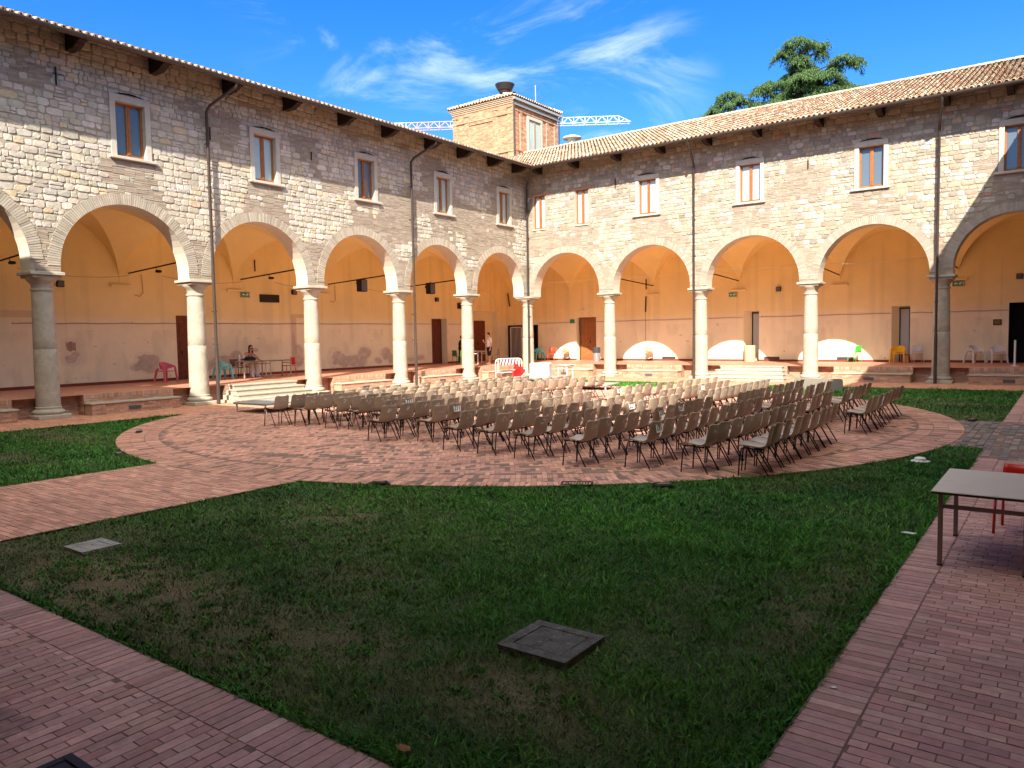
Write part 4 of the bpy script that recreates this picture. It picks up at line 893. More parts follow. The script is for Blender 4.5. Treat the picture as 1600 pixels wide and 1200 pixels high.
def cedar():
    bx, by = 7.0, 25.0; t = empty('cedar_tree', (bx, by, 0), label='dark green cedar with layered drooping limbs rising behind the right roof', category='tree')
    pads = [(6.92,22.75,1.3,.45),(7.9,22.7,.95,.34),(5.95,22.2,.95,.42),(8.25,22.15,.45,.5),(6.8,21.5,.6,.59),(7.1,20.7,.62,.59),(6.1,20.6,1.1,.4),(5.0,20.35,1.25,.42),(4.3,20.0,.9,.55),(7.83,20.4,1.2,.42),(8.9,19.95,1.3,.5),(9.6,19.6,.9,.42),(9.3,20.6,.6,.3),(10.0,20.95,.9,.34),(10.6,21.0,.6,.4),(7.17,19.57,1.3,.5),(5.6,19.3,1.0,.5),(8.72,19.03,1.4,.45),(10.4,18.95,1.3,.34),(11.5,18.75,1.0,.25),(6.03,18.5,1.5,.5),(1.75,20.15,.9,.42),(1.2,19.5,1.0,.45),(2.5,19.4,1.15,.45),(4.0,18.75,1.3,.4),(.6,18.9,1.0,.4),(12.5,18.4,.9,.3),(7.8,18.2,1.6,.6),(9.8,18.0,1.8,.6),(2.9,18.2,1.8,.6)]
    T_ = MB(lambda p: (p[0]-bx, p[1]-by, p[2])); T_.tube([(bx, by, 0), (bx-.05, by, 8), (bx+.1, by, 15), (bx, by, 19), (bx+.05, by, 22.6)], [.55, .45, .33, .2, .04], 10); tr = T_.build('trunk', mat('cedar_bark', (.09, .07, .06), .95, bump=.6), t, smooth=True)
    rg = np.random.RandomState(5); extra = []
    for x, z, rx, rz in pads:
        extra.append((x, by+rg.uniform(-.8, .8), z, rx, rz))
    for k in range(26):         # limbs on the near and far sides and lower down
        a = rg.uniform(0, 2*PI); z = rg.uniform(8, 19); r_ = (22-z)*.42+.6; extra.append((bx+r_*math.cos(a)*.9, by+r_*math.sin(a), min(z, 18.2), 1.5, .5))
    for k in range(10):
        z = rg.uniform(18.6, 21.8); a = rg.uniform(0, 2*PI); r_ = (22.4-z)*.55; extra.append((bx+r_*math.cos(a)*.6, by+r_*math.sin(a)*1.6, z-.2, .9, .4))
    Lm = MB(lambda p: (p[0]-bx, p[1]-by, p[2]))
    for x, y, z, rx, rz in extra:
        zt = min(z-.2, 22.3)-abs(x-bx)*.12; Lm.tube([(bx, by, max(zt-.3, 1)), ((bx+x)/2, (by+y)/2, (zt+z)/2+.05), (x, y, z-.05)], [.09, .06, .02], 5)
    Lm.build('limbs', mat('cedar_limb', (.08, .065, .055), .95), t)
    V = []; C = []; n_all = 0
    for x, y, z, rx, rz in extra:
        n = int(4200*rx*max(rz, .3)*1.6); ry = rx*.9; q = rg.normal(size=(n, 2)); q /= np.maximum(1, np.hypot(q[:, 0], q[:, 1])/1.15)[:, None]; q *= rg.uniform(.35, 1, (n, 1))
        rr = np.hypot(q[:, 0], q[:, 1]); lump = fbm((x+q[:, 0]*rx)*1.7, (y+q[:, 1]*ry)*1.7+z*3, 3)
        px = x+q[:, 0]*rx; py = y+q[:, 1]*ry; pz = z+rz*(.75-1.3*rr**2)*.75+(lump-.5)*rz*1.9+rg.uniform(-.16, .1, n)*rz*2-np.clip(fbm(px*4, py*4+z, 2)-.5, 0, 1)*rr*1.3
        ln = rg.uniform(.08, .26, n); wd = rg.uniform(.016, .038, n); az = np.arctan2(q[:, 1], q[:, 0])+rg.uniform(-.9, .9, n); dr = rg.uniform(.3, 1.5, n)
        dx, dy, dz = np.cos(az)*np.cos(dr)*ln, np.sin(az)*np.cos(dr)*ln, -np.sin(dr)*ln; th = rg.uniform(0, 2*PI, n); wx, wy, wz = np.cos(th)*wd, np.sin(th)*wd, rg.uniform(-.3, .3, n)*wd
        tri = np.stack([np.stack([px-wx, py-wy, pz-wz], 1), np.stack([px+wx, py+wy, pz+wz], 1), np.stack([px+dx, py+dy, pz+dz], 1)], 1); V.append(tri.reshape(-1, 3))
        k = rg.rand(n, 1); c = np.array([[.025, .065, .022]])*(1-k)+np.array([[.10, .17, .055]])*k; C.append(c)
    V = np.concatenate(V)-np.array([[bx, by, 0]]); C = np.concatenate(C); F = np.arange(len(V)).reshape(-1, 3); obj_from('crown', V, F, mat('cedar_needles', rough=.6, attr=True, spec=.2), t, C); print('needles', len(C))
cedar()
# ------------------------------------------------------------------ auditorium chairs
SHELL = mat('taupe_plastic', (.36, .28, .21), .32, var=.05, vscale=5, spec=.5)
def scuffed():
    m = SHELL.copy(); m.name = 'taupe_plastic_scuffed'; t = m.node_tree; b = t.nodes['Principled BSDF']
    src = b.inputs['Base Color'].links[0].from_socket; tcn = nd(t, 'ShaderNodeTexCoord'); oi = nd(t, 'ShaderNodeObjectInfo')
    vr = nd(t, 'ShaderNodeMapRange'); vr.inputs[3].default_value = .80; vr.inputs[4].default_value = 1.20; t.links.new(oi.outputs['Random'], vr.inputs[0]); vs = nd(t, 'ShaderNodeVectorMath', operation='SCALE'); t.links.new(src, vs.inputs[0]); t.links.new(vr.outputs[0], vs.inputs['Scale']); src = vs.outputs[0]
    ad = nd(t, 'ShaderNodeVectorMath', operation='MULTIPLY_ADD'); t.links.new(oi.outputs['Random'], ad.inputs[0]); ad.inputs[1].default_value = (37, 51, 23); t.links.new(tcn.outputs['Object'], ad.inputs[2])
    n = nd(t, 'ShaderNodeTexNoise'); n.inputs['Scale'].default_value = 13; n.inputs['Detail'].default_value = 5; n.inputs['Roughness'].default_value = .6; t.links.new(ad.outputs[0], n.inputs['Vector'])
    r1 = nd(t, 'ShaderNodeMapRange', interpolation_type='SMOOTHSTEP'); r1.inputs[1].default_value = .50; r1.inputs[2].default_value = .57; r1.inputs[4].default_value = .8; t.links.new(n.outputs[0], r1.inputs[0])
    sp = nd(t, 'ShaderNodeSeparateXYZ'); t.links.new(tcn.outputs['Object'], sp.inputs[0])
    def band(sock, c, w):
        a = nd(t, 'ShaderNodeMath', operation='SUBTRACT'); t.links.new(sock, a.inputs[0]); a.inputs[1].default_value = c
        b_ = nd(t, 'ShaderNodeMath', operation='ABSOLUTE'); t.links.new(a.outputs[0], b_.inputs[0]); r_ = nd(t, 'ShaderNodeMapRange'); r_.inputs[1].default_value = w*.6; r_.inputs[2].default_value = w; r_.inputs[3].default_value = 1; r_.inputs[4].default_value = 0; t.links.new(b_.outputs[0], r_.inputs[0]); return r_.outputs[0]
    z, x, y = band(sp.outputs[2], .655, .065), band(sp.outputs[0], .0, .10), band(sp.outputs[1], -.27, .06); cur = r1.outputs[0]
    for q in (z, x, y): mm = nd(t, 'ShaderNodeMath', operation='MULTIPLY'); t.links.new(cur, mm.inputs[0]); t.links.new(q, mm.inputs[1]); cur = mm.outputs[0]
    mx = nd(t, 'ShaderNodeMix', data_type='RGBA'); t.links.new(cur, mx.inputs['Factor']); t.links.new(src, mx.inputs['A']); mx.inputs['B'].default_value = (.72, .70, .67, 1); t.links.new(mx.outputs['Result'], b.inputs['Base Color'])
    return m
SCUF = scuffed(); STEEL = mat('black_tube_steel', (.012, .012, .013), .45, metal=.2)
def shell_mesh(prof, width, dish, th=.010):
    """prof: (y,z) front lip to back top; width(t), dish(t) depth of the hollow ; returns closed shell"""
    nu = 10; P = [Vector((0, y, z)) for y, z in prof]; n = len(P); top = []; 
    for i, p in enumerate(P):
        d = (P[min(i+1, n-1)]-P[max(i-1, 0)]).normalized(); nrm = Vector((0, -d.z, d.y)) if True else None      # towards sitter/up
        if nrm.z < 0 and abs(nrm.z) > abs(nrm.y): nrm = -nrm
        if abs(nrm.y) > abs(nrm.z) and nrm.y < 0: nrm = -nrm
        t = i/(n-1); row = []
        for j in range(nu+1):
            s = -1+2*j/nu; hw = width(t)/2; row.append(p+Vector((s*hw, 0, 0))+nrm*dish(t)*(abs(s)**2.4-.0))
        top.append((row, nrm))
    V = [tuple(v) for row, _ in top for v in row]+[tuple(v-nr*th) for row, nr in top for v in row]; N = n*(nu+1); F = []
    for i in range(n-1):
        for j in range(nu): a = i*(nu+1)+j; F += [(a, a+1, a+nu+2, a+nu+1), (N+a, N+a+nu+1, N+a+nu+2, N+a+1)]
    for j in range(nu): F += [(j, N+j, N+j+1, j+1), ((n-1)*(nu+1)+j, (n-1)*(nu+1)+j+1, N+(n-1)*(nu+1)+j+1, N+(n-1)*(nu+1)+j)]
    for i in range(n-1): a = i*(nu+1); b = a+nu; F += [(a, a+nu+1, N+a+nu+1, N+a), (b, N+b, N+b+nu+1, b+nu+1)]
    return V, F
def make_seat():
    t = empty('auditorium_chair'); LIST = []
    prof = [(.235, .405), (.225, .425), (.20, .434), (.13, .434), (.05, .424), (-.03, .412), (-.10, .407), (-.155, .415), (-.19, .436), (-.212, .47), (-.225, .52), (-.238, .58), (-.252, .64), (-.264, .69), (-.271, .715), (-.278, .732), (-.284, .740)]
    def wdt(t): 
        if t < .13: return .40+.25*t
        if t < .55: return .435
        if t < .82: return .435-.03*(t-.55)/.27
        k = (t-.82)/.18; return .405-.115*k**2.2
    V, F = shell_mesh(prof, wdt, lambda t: .022 if t < .1 else (.038 if t > .4 else .03))
    s = obj_from('seat_shell', V, F, SCUF, t, None, True); s.data.set_sharp_from_angle(angle=R(60))
    for sx in (-1, 1):
        m = MB(); m.tube([(sx*.185, .17, .41), (sx*.20, .195, .30), (sx*.215, .215, 0)], .0105, 8); m.build('leg', STEEL, t, smooth=True)
        m = MB(); m.tube([(sx*.185, .02, .395), (sx*.20, -.06, .27), (sx*.215, -.215, 0)], .0105, 8); m.build('leg', STEEL, t, smooth=True)
    m = MB()
    for sx in (-1, 1): m.tube([(sx*.185, .172, .408), (sx*.18, .10, .412), (sx*.18, -.02, .398), (sx*.17, -.14, .392)], .0105, 8)
    m.tube([(-.18, .08, .404), (.18, .08, .404)], .009, 6); m.tube([(-.175, -.10, .392), (.175, -.10, .392)], .009, 6); m.build('seat_frame', STEEL, t, smooth=True)
    return t
ORD = ['first', 'second', 'third', 'fourth', 'fifth', 'sixth', 'seventh', 'eighth', 'ninth', 'tenth', 'eleventh', 'twelfth', 'thirteenth', 'fourteenth']
def text_mesh(txt, size, m, parent, name, loc, rot, stretch=1.0):
    cu = bpy.data.curves.new(name, 'FONT'); cu.body = txt; cu.size = size; cu.align_x = 'CENTER'; cu.align_y = 'CENTER'; cu.extrude = .0006; cu.offset = size*.012
    o = bpy.data.objects.new('tmp_text', cu); COL.objects.link(o); dg = bpy.context.evaluated_depsgraph_get(); me = bpy.data.meshes.new_from_object(o.evaluated_get(dg)); bpy.data.objects.remove(o); me.name = name
    me.materials.clear(); me.materials.append(m); q = bpy.data.objects.new(name, me); COL.objects.link(q); q.parent = parent; q.location = loc; q.rotation_euler = rot; q.scale = (stretch, 1, 1); return q
PAPER = mat('paper', (.78, .78, .76), .8); INK = mat('black_ink', (.015, .015, .015), .7)
seat0 = make_seat(); KIDS[seat0.name] = list(seat0.children)
# (block, x of the back top, y from, y to, x shift towards the far end)
ROWS = [(19.72, [(-21.9, -18.0, .03), (-16.35, -14.4, .30), (-13.55, -12.6, .25)]), (18.95, [(-22.05, -17.3, .03), (-16.3, -14.9, -.05), (-14.3, -11.7, .12)]), (18.0, [(-22.1, -17.05, -.04), (-16.05, -11.4, -.02)]),
        (17.05, [(-22.5, -17.45, -.03), (-16.0, -11.0, .15)]), (16.0, [(-22.3, -17.2, .1), (-15.85, -11.0, .22)]), (15.1, [(-22.25, -17.0, .03), (-16.0, -11.8, .2)]),
        (14.22, [(-22.2, -17.2, -.38), (-15.5, -10.45, .6)]), (12.97, [(-21.6, -16.1, -.05)]), (12.02, [(-22.05, -16.4, -.2)]), (11.06, [(-21.05, -16.4, -.25)]),
        (10.1, [(-20.9, -16.6, -.25), (-15.3, -11.05, .65)]), (9.42, [(-21.0, -17.0, -.35), (-15.9, -11.3, .2)]), (8.38, [(-21.1, -16.9, -.2), (-15.8, -12.1, .0)]), (7.62, [(-21.4, -17.2, -.3), (-15.9, -12.4, .35)])]
CARDS = {}
def card(o, txt, dx=0, rz=0, dz=0):
    m = MB(); m.box(-.115, .115, -.0012, .0, -.07, .07); c = m.build('number_card', PAPER, o); c.location = (dx, -.279, .645+dz); c.rotation_euler = (-.16, rz, 0)
    text_mesh(txt, .15, INK, c, 'card_number', (0, -.0016, 0), (PI/2, 0, 0), .9)
nseat = 0; SEATS = {}; first = True
for ri, (xt, blocks) in enumerate(ROWS):
    for bi, (ya, yb, sh) in enumerate(blocks):
        n = int(round((yb-ya)/.492))+1
        for k in range(n):
            f = k/max(1, n-1); y = ya+(yb-ya)*f; cx = xt-.28+(sh*f if bi == 0 else (sh if xt != 14.22 else .0))+(0)
            if xt == 14.22 and bi == 1: cx = 13.75-.28+.65*f
            if xt == 10.1 and bi == 1: cx = 10.05-.28+.7*f
            if xt == 9.42 and bi == 1: cx = 9.05-.28+.55*f
            if xt == 7.62 and bi == 1: cx = 7.35-.28+.6*f
            if first: o = seat0; first = False
            else: o = copy_tree(seat0)
            o.location = (cx+random.gauss(0, .016), y+random.gauss(0, .010), .012); o.rotation_euler = (0, 0, PI/2+random.gauss(0, .04))
            if ri == 0 and bi == 0 and k == 0: o.rotation_euler.z += .22; o.location.y += .05
            bname = 'near' if bi == 0 else ('far' if len(blocks) == 2 or bi == 2 else 'middle')
            if ri == 0 and bi == 1: bname = 'middle'
            ro = 'back row' if ri == 0 else ('front row' if ri == len(ROWS)-1 else ORD[ri]+' row from the back')
            tag(o, 'taupe chair, %s from near end, %s block, %s' % (ORD[k], bname, ro), 'chair', 'plastic chairs in rows on the brick circle'); SEATS[(ri, bi, k)] = o; nseat += 1
print('seats', nseat)
for key, txt, dz in [((9, 0, 1), '221', .02), ((3, 0, 5), '220', -.01), ((3, 0, 7), '201', .0), ((4, 0, 6), '221', .02), ((2, 0, 0), '181', -.01), ((6, 1, 0), '161', .0), ((7, 0, 1), '211', 0), ((5, 1, 5), '131', .01)]:
    if key in SEATS: card(SEATS[key], txt, random.uniform(-.02, .02), random.uniform(-.12, .12), dz); SEATS[key]['label'] = SEATS[key]['label'].replace('taupe chair', 'taupe chair with card %s' % txt)
# ------------------------------------------------------------------ other chairs
def shell_chair(name, c, loc, rz, label, group, frame=None, square=True, arms=False):
    t = empty(name, loc, rz, label=label, category='chair', group=group); m0 = plastic(name+'_plastic', c, .35); fm = frame or m0
    m = MB(); m.bbox(-.21, .21, -.20, .22, .415, .44, .010); m.build('seat', m0, t)
    V, F = shell_mesh([(-.205, .46), (-.212, .54), (-.222, .62), (-.236, .70), (-.25, .765)], lambda t: .40 if t < .8 else .385, lambda t: .03, .014); obj_from('backrest', V, F, m0, t, None, True)
    for sx in (-1, 1):
        m = MB(); m.tube([(sx*.19, .19, .416), (sx*.20, .205, 0)], .014, 8); m.build('leg', fm, t, smooth=True)
        m = MB(); m.tube([(sx*.195, -.235, .60), (sx*.19, -.205, .44), (sx*.20, -.235, 0)], .014, 8); m.build('leg', fm, t, smooth=True)
    return t
def arm_chair(name, c, loc, rz, label, group=None):
    """monobloc armchair: barrel back running into the arms, four splayed flat legs"""
    t = empty(name, loc, rz, label=label, category='armchair', group=group); m0 = plastic(name+'_plastic', c, .35)
    m = MB(); m.bbox(-.22, .22, -.19, .23, .395, .425, .012); m.build('seat', m0, t)
    N = 22; V = []; 
    for i in range(N+1):
        a = -PI*.5-.0+PI*(i/N)*1.0; s = i/N; ang = PI*s          # 0..PI round the back from one arm front to the other
        x = -.285*math.cos(ang); y = -.20*math.sin(ang)+(.16 if math.sin(ang) < .02 else .16*(1-math.sin(ang)))
        k = math.sin(ang)**1.2; zt = .60+.165*k; zb = .60-.05+(-.10)*k
        zb = .56-.10*k; out = .02*k
        for z, r_ in ((zb, 1.0), ((zb+zt)/2, 1.04), (zt, 1.08)): V.append((x*r_, y*r_-out*(z-.5), z))
    n = len(V); V2 = [(x*.93, y*.93+.0, z) for x, y, z in V]; F = []
    for i in range(N):
        for j in range(2): a = i*3+j; F += [(a, a+3, a+4, a+1), (n+a, n+a+1, n+a+4, n+a+3)]
        a = i*3; F += [(a, n+a, n+a+3, a+3), (a+2, a+5, n+a+5, n+a+2)]
    F += [(0, 1, n+1, n), (1, 2, n+2, n+1), (3*N, n+3*N, n+3*N+1, 3*N+1), (3*N+1, n+3*N+1, n+3*N+2, 3*N+2)]
    obj_from('backrest', V+V2, F, m0, t, None, True).data.set_sharp_from_angle(angle=R(60))
    for sx in (-1, 1):
        m = MB(); R_ = lambda x, y, z, wx, wy: [(x-wx, y-wy, z), (x+wx, y-wy, z), (x+wx, y+wy, z), (x-wx, y+wy, z)]
        m.rings([R_(sx*.31, .25, 0, .025, .03), R_(sx*.275, .215, .40, .02, .042), R_(sx*.285, .17, .56, .018, .04), R_(sx*.288, .13, .60, .018, .045)], True, True); m.build('leg', m0, t)
        m = MB(); m.rings([R_(sx*.29, -.30, 0, .03, .025), R_(sx*.235, -.225, .40, .045, .022), R_(sx*.19, -.19, .52, .05, .016)], True, True); m.build('leg', m0, t)
    return t
RZ = {'N': 0, 'W': PI/2, 'S': PI, 'E': -PI/2}
arm_chair('plastic_armchair', (.62, .13, .19), (-4.45, -17.68, PZ), RZ['E']+.25, 'pink plastic armchair beside the dark wooden door in the left loggia')
arm_chair('plastic_armchair', (.12, .46, .47), (-3.75, -15.72, PZ), RZ['N']-.1, 'turquoise plastic armchair at the left end of the tables')
arm_chair('plastic_armchair', (.09, .40, .40), (-2.3, 4.3, PZ), RZ['W']-.6, 'teal plastic armchair standing in the loggia corner beside a red chair')
arm_chair('plastic_armchair', (.85, .50, .0), (17.0, 4.75, PZ), RZ['S']-.1, 'yellow plastic armchair in front of a slit window')
arm_chair('plastic_armchair', (.74, .72, .72), (19.95, 4.7, PZ), RZ['S']+.85, 'white plastic armchair turned left, the left one of two under the exit sign')
arm_chair('plastic_armchair', (.76, .75, .76), (20.75, 4.75, PZ), RZ['S']+.45, 'white plastic armchair, the right one of two next to the dark doorway')
GR = mat('grey_tube', (.28, .26, .24), .4, metal=.4); WH = MT['whitemetal']
shell_chair('cafe_chair', (.72, .02, .02), (-3.55, -12.75, PZ), RZ['S']-.15, 'bright red chair at the right end of the loggia tables', None)
shell_chair('cafe_chair', (.78, .05, .02), (-1.3, 4.2, PZ), RZ['S']+.3, 'orange red chair next to the teal armchair in the loggia corner', None)
shell_chair('cafe_chair', (.36, .27, .19), (-.65, 4.75, PZ), RZ['S']+.75, 'tan chair in sunlight left of the brown double door', None, GR)
shell_chair('cafe_chair', (.34, .25, .19), (4.7, 4.75, PZ), RZ['S']+.5, 'tan chair alone inside the lit arch shape on the far wall', None, GR)
shell_chair('cafe_chair', (.05, .55, .05), (15.15, 4.75, PZ), RZ['W']-.45, 'bright green chair in the sunlit patch of the right loggia', None)
shell_chair('cafe_chair', (.70, .70, .72), (17.78, 4.75, PZ), RZ['S']+.35, 'white straight backed chair to the right of the yellow armchair', None, WH)
shell_chair('cafe_chair', (.05, .16, .07), (-4.0, -1.15, PZ), RZ['N']-.2, 'dark green chair by the wall near the second loggia doorway', None)
shell_chair('cafe_chair', (.22, .60, .14), (-2.75, -2.0, PZ), RZ['W']+2.6, 'light green chair half behind a column near the standing men', None)
shell_chair('cafe_chair', (.45, .36, .30), (-3.0, .95, PZ), RZ['W']+.9, 'beige backed chair with a dark seat behind the standing man', None, GR)
shell_chair('cafe_chair', (.16, .05, .04), (-3.95, -14.95, PZ), RZ['E'], 'dark brown chair tucked behind the left loggia table', None, STEEL)
shell_chair('cafe_chair', (.16, .05, .04), (-4.15, -14.3, PZ), RZ['E'], 'dark chair under the seated woman', None, STEEL)
shell_chair('cafe_chair', (.62, .015, .01), (22.83, -23.72, .012), RZ['S']-.12, 'red chair pushed under the far side of the near school table', None).scale = (1, 1, .88)
# ------------------------------------------------------------------ tables
LAM = mat('beige_laminate', (.60, .535, .46), .38, var=.08, vscale=2.2, spec=.45, stain=((.45, .38, .32), 2.4, .58, .6)); EDGE = mat('dark_table_edge', (.05, .03, .025), .6); TUBE = mat('brown_table_steel', (.22, .15, .12), .5, var=.1)
def school_table(loc, lx, ly, h, label, group, top=LAM, tube=TUBE, rz=0, leg=.016, mid=False):
    t = empty('school_table', loc, rz, label=label, category='table', group=group)
    m = MB(); m.bbox(-lx/2, lx/2, -ly/2, ly/2, h-.008, h, .003); m.build('table_top', top, t); m = MB(); m.bbox(-lx/2+.002, lx/2-.002, -ly/2+.002, ly/2-.002, h-.028, h-.009, .003); m.build('edge_band', EDGE, t)
    ax, ay = lx/2-.07, ly/2-.07
    for sx in (-1, 1):
        for sy in (-1, 1): m = MB(); m.bbox(sx*ax-leg, sx*ax+leg, sy*ay-leg, sy*ay+leg, 0, h-.029, .004); m.build('leg', tube, t); m = MB(); m.bbox(sx*ax-leg-.002, sx*ax+leg+.002, sy*ay-leg-.002, sy*ay+leg+.002, -.001, .018, .003); m.build('foot_cap', EDGE, t)
    m = MB()
    for sy in (-1, 1): m.box(-ax+leg+.001, ax-leg-.001, sy*ay-.013, sy*ay+.013, h-.16, h-.125)
    for sx in (-1, 1): m.box(sx*ax-.013, sx*ax+.013, -ay+leg+.001, ay-leg-.001, h-.06, h-.03)
    m.build('frame_rail', tube, t); return t
school_table((22.62, -24.80, .012), .78, 1.32, .685, 'worn beige laminate school table on the near right path', None, leg=.019)
PT = mat('pale_table_steel', (.42, .33, .27), .5)
school_table((-3.45, -14.65, PZ), .70, 1.15, .70, 'brown topped table with the black bag in the left loggia', 'school tables in the left loggia', tube=PT, leg=.02)
school_table((-3.45, -13.42, PZ), .70, 1.15, .70, 'brown topped table next to the bright red chair in the left loggia', 'school tables in the left loggia', tube=PT, leg=.02)
school_table((-2.75, -.75, PZ), .65, 1.1, .72, 'small bare table between the two standing men', None, tube=WH, leg=.018)
school_table((4.25, -3.1, 0), .62, .62, .72, 'small white framed table behind the sunlit white cabinet', None, top=PAPER, tube=WH, leg=.018)
# bag, bottle
m = MB(); 
for k in range(7):
    pass
m.rings([[(.17*sx*math.cos(2*PI*k/14), .26*sx*math.sin(2*PI*k/14)*(1+.06*math.sin(3*k)), z) for k in range(14)] for z, sx in ((0, .85), (.04, 1.0), (.10, .98), (.15, .75), (.17, .45))], True, True); m.tube([(0, -.15, .14), (.05, 0, .24), (0, .16, .13), (.1, .32, .03), (.13, .42, .01)], .014, 6)
o = m.build('bag', mat('black_bag_cloth', (.012, .012, .014), .8), smooth=True); o.location = (-3.35, -14.75, PZ+.701); tag(o, 'black soft bag lying on the loggia table', 'bag')
lathed('water_bottle', [(.035, 0), (.037, .02), (.037, .17), (.03, .20), (.013, .23), (.013, .26)], (-3.5, -15.12, PZ+.701), mat('clear_plastic', (.55, .58, .6), .1, spec=.7), 'clear water bottle at the left end of the loggia table', 'bottle', 16)
# ------------------------------------------------------------------ people
def person(loc, rz, label, J, skin, clothes, hairc, hair_long=False, sit=False, glasses=None, voxel=.010):
    t = empty('person', loc, rz, label=label, category='person')
    def capsule(m, p, q, r0, r1, n=14):
        p, q = Vector(p), Vector(q); d = q-p; L = d.length; d.normalize(); a = d.orthogonal().normalized(); b = d.cross(a); rings = []
        for k in range(5): s = math.sin(PI/2*k/4.0); c = math.cos(PI/2*k/4.0); rings.append((p-d*r0*c*.999, max(r0*s, .0008)))
        for k in range(5): s = math.cos(PI/2*k/4.0); c = math.sin(PI/2*k/4.0); rings.append((q+d*r1*c*.999, max(r1*s, .0008)))
        m.rings([[tuple(o+a*r_*math.cos(2*PI*i/n)+b*r_*math.sin(2*PI*i/n)) for i in range(n)] for o, r_ in rings], True, True)
    def ell(m, c, r_, n=16, rot=0):
        rings = []
        for k in range(1, 10): a = PI*k/10; rings.append([(c[0]+r_[0]*math.sin(a)*math.cos(2*PI*i/n), c[1]+r_[1]*math.sin(a)*math.sin(2*PI*i/n), c[2]-r_[2]*math.cos(a)) for i in range(n)])
        m.rings(rings, True, True)
    def limb(m, names, radii, infl=0, upto=None):
        for (a, b), (r0, r1) in zip(zip(names, names[1:]), zip(radii, radii[1:])): capsule(m, J[a], J[b], r0+infl, r1+infl)
    def fin(m, name, mt, vx=voxel):
        o = m.build(name, mt, t, smooth=True); md = o.modifiers.new('remesh', 'REMESH'); md.mode = 'VOXEL'; md.voxel_size = vx; md.use_smooth_shade = True
        sm = o.modifiers.new('smooth', 'SMOOTH'); sm.factor = .6; sm.iterations = 3; return o
    b = MB(); h = Vector(J['head']); f = Vector(J['face']).normalized(); s = f.cross(Vector((0, 0, 1))).normalized()
    ell(b, h, (.078, .095, .115)); ell(b, h+f*.03-Vector((0, 0, .065)), (.055, .06, .055)); capsule(b, h+f*.093+Vector((0, 0, .005)), h+f*.112-Vector((0, 0, .02)), .009, .013)
    for q in (-1, 1): ell(b, h+s*q*.080-Vector((0, 0, .008)), (.012, .02, .03)); ell(b, h+f*.088+s*q*.03+Vector((0, 0, .014)), (.013, .012, .008))
    capsule(b, h+f*.085-Vector((0, 0, .055))-s*.02, h+f*.085-Vector((0, 0, .055))+s*.02, .008, .008)
    capsule(b, h-Vector((0, 0, .07)), J['neck'], .056, .060)
    capsule(b, J['neck'], J['chest'], .07, .125); capsule(b, J['shL'], J['shR'], .065, .065); capsule(b, J['chest'], J['belly'], .135, .12); capsule(b, J['belly'], J['pelvis'], .12, .13)
    for S_ in 'LR':
        limb(b, ['sh'+S_, 'el'+S_, 'wr'+S_], [.052, .040, .027]); limb(b, ['hip'+S_, 'kn'+S_, 'an'+S_], [.085, .058, .038])
        an = Vector(J['an'+S_]); ft = Vector(J['foot'+S_]); capsule(b, an, ft, .036, .030); capsule(b, J['hip'+S_], J['pelvis'], .095, .11)
        wr = Vector(J['wr'+S_]); hd = Vector(J['hand'+S_]); d = (hd-wr).normalized(); a = d.orthogonal().normalized(); pc = wr+d*.05; capsule(b, wr, pc+d*.02, .024, .034)
        for k, ln in enumerate((.060, .072, .067, .052)): o_ = pc+d*.03+a*(-.030+.020*k); kn_ = o_+d*ln*.55+a.cross(d)*.006; capsule(b, o_, kn_, .0095, .009, 8); capsule(b, kn_, kn_+d*ln*.4+a.cross(d)*.018, .009, .008, 8)
        capsule(b, wr+d*.02+a*.026, wr+d*.06+a*.052+a.cross(d)*.012, .012, .009, 8)
    body = fin(b, 'body', skin)
    for kind, mt in clothes:
        m = MB()
        if kind == 'tshirt':
            capsule(m, J['neck']-Vector((0, 0, .03)), J['chest'], .078, .142); capsule(m, J['shL'], J['shR'], .077, .077); capsule(m, J['chest'], J['belly'], .152, .142); capsule(m, J['belly'], J['pelvis']+Vector((0, 0, .02)), .142, .148)
            for S_ in 'LR': sh, el = Vector(J['sh'+S_]), Vector(J['el'+S_]); capsule(m, sh, sh+(el-sh)*.62, .072, .060)
            fin(m, 'shirt', mt, .012)
        if kind == 'top':
            capsule(m, J['chest']+Vector((0, 0, .02)), J['belly'], .145, .132); capsule(m, J['belly'], J['pelvis'], .132, .14)
            fin(m, 'top', mt, .012)
        if kind in ('shorts', 'trousers'):
            capsule(m, J['pelvis']+Vector((0, 0, .06)), J['pelvis'], .142, .150)
            for S_ in 'LR':
                hp, kn, an = Vector(J['hip'+S_]), Vector(J['kn'+S_]), Vector(J['an'+S_]); capsule(m, J['pelvis'], hp, .13, .112)
                if kind == 'shorts': capsule(m, hp, hp+(kn-hp)*.86, .112, .095)
                else: capsule(m, hp, kn, .108, .085); capsule(m, kn, an+(kn-an)*.1, .085, .095)
            fin(m, kind, mt, .012)
        if kind == 'shoes':
            for S_ in 'LR':
                m = MB(); an, ft = Vector(J['an'+S_]), Vector(J['foot'+S_]); capsule(m, an-Vector((0, 0, .03)), ft, .048, .042); capsule(m, (an+ft)/2-Vector((0, 0, .02)), ft, .046, .040); fin(m, 'shoe', mt, .010)
    hm = MB(); ell(hm, h-f*.018+Vector((0, 0, .028)), (.088, .098, .108))
    if hair_long: capsule(hm, h-f*.05+Vector((0, 0, .02)), h-f*.07-Vector((0, 0, .22)), .085, .06); [capsule(hm, h+s*q*.06-f*.02+Vector((0, 0, .03)), h+s*q*.075-Vector((0, 0, .17)), .04, .03) for q in (-1, 1)]
    hr = fin(hm, 'hair', hairc); 
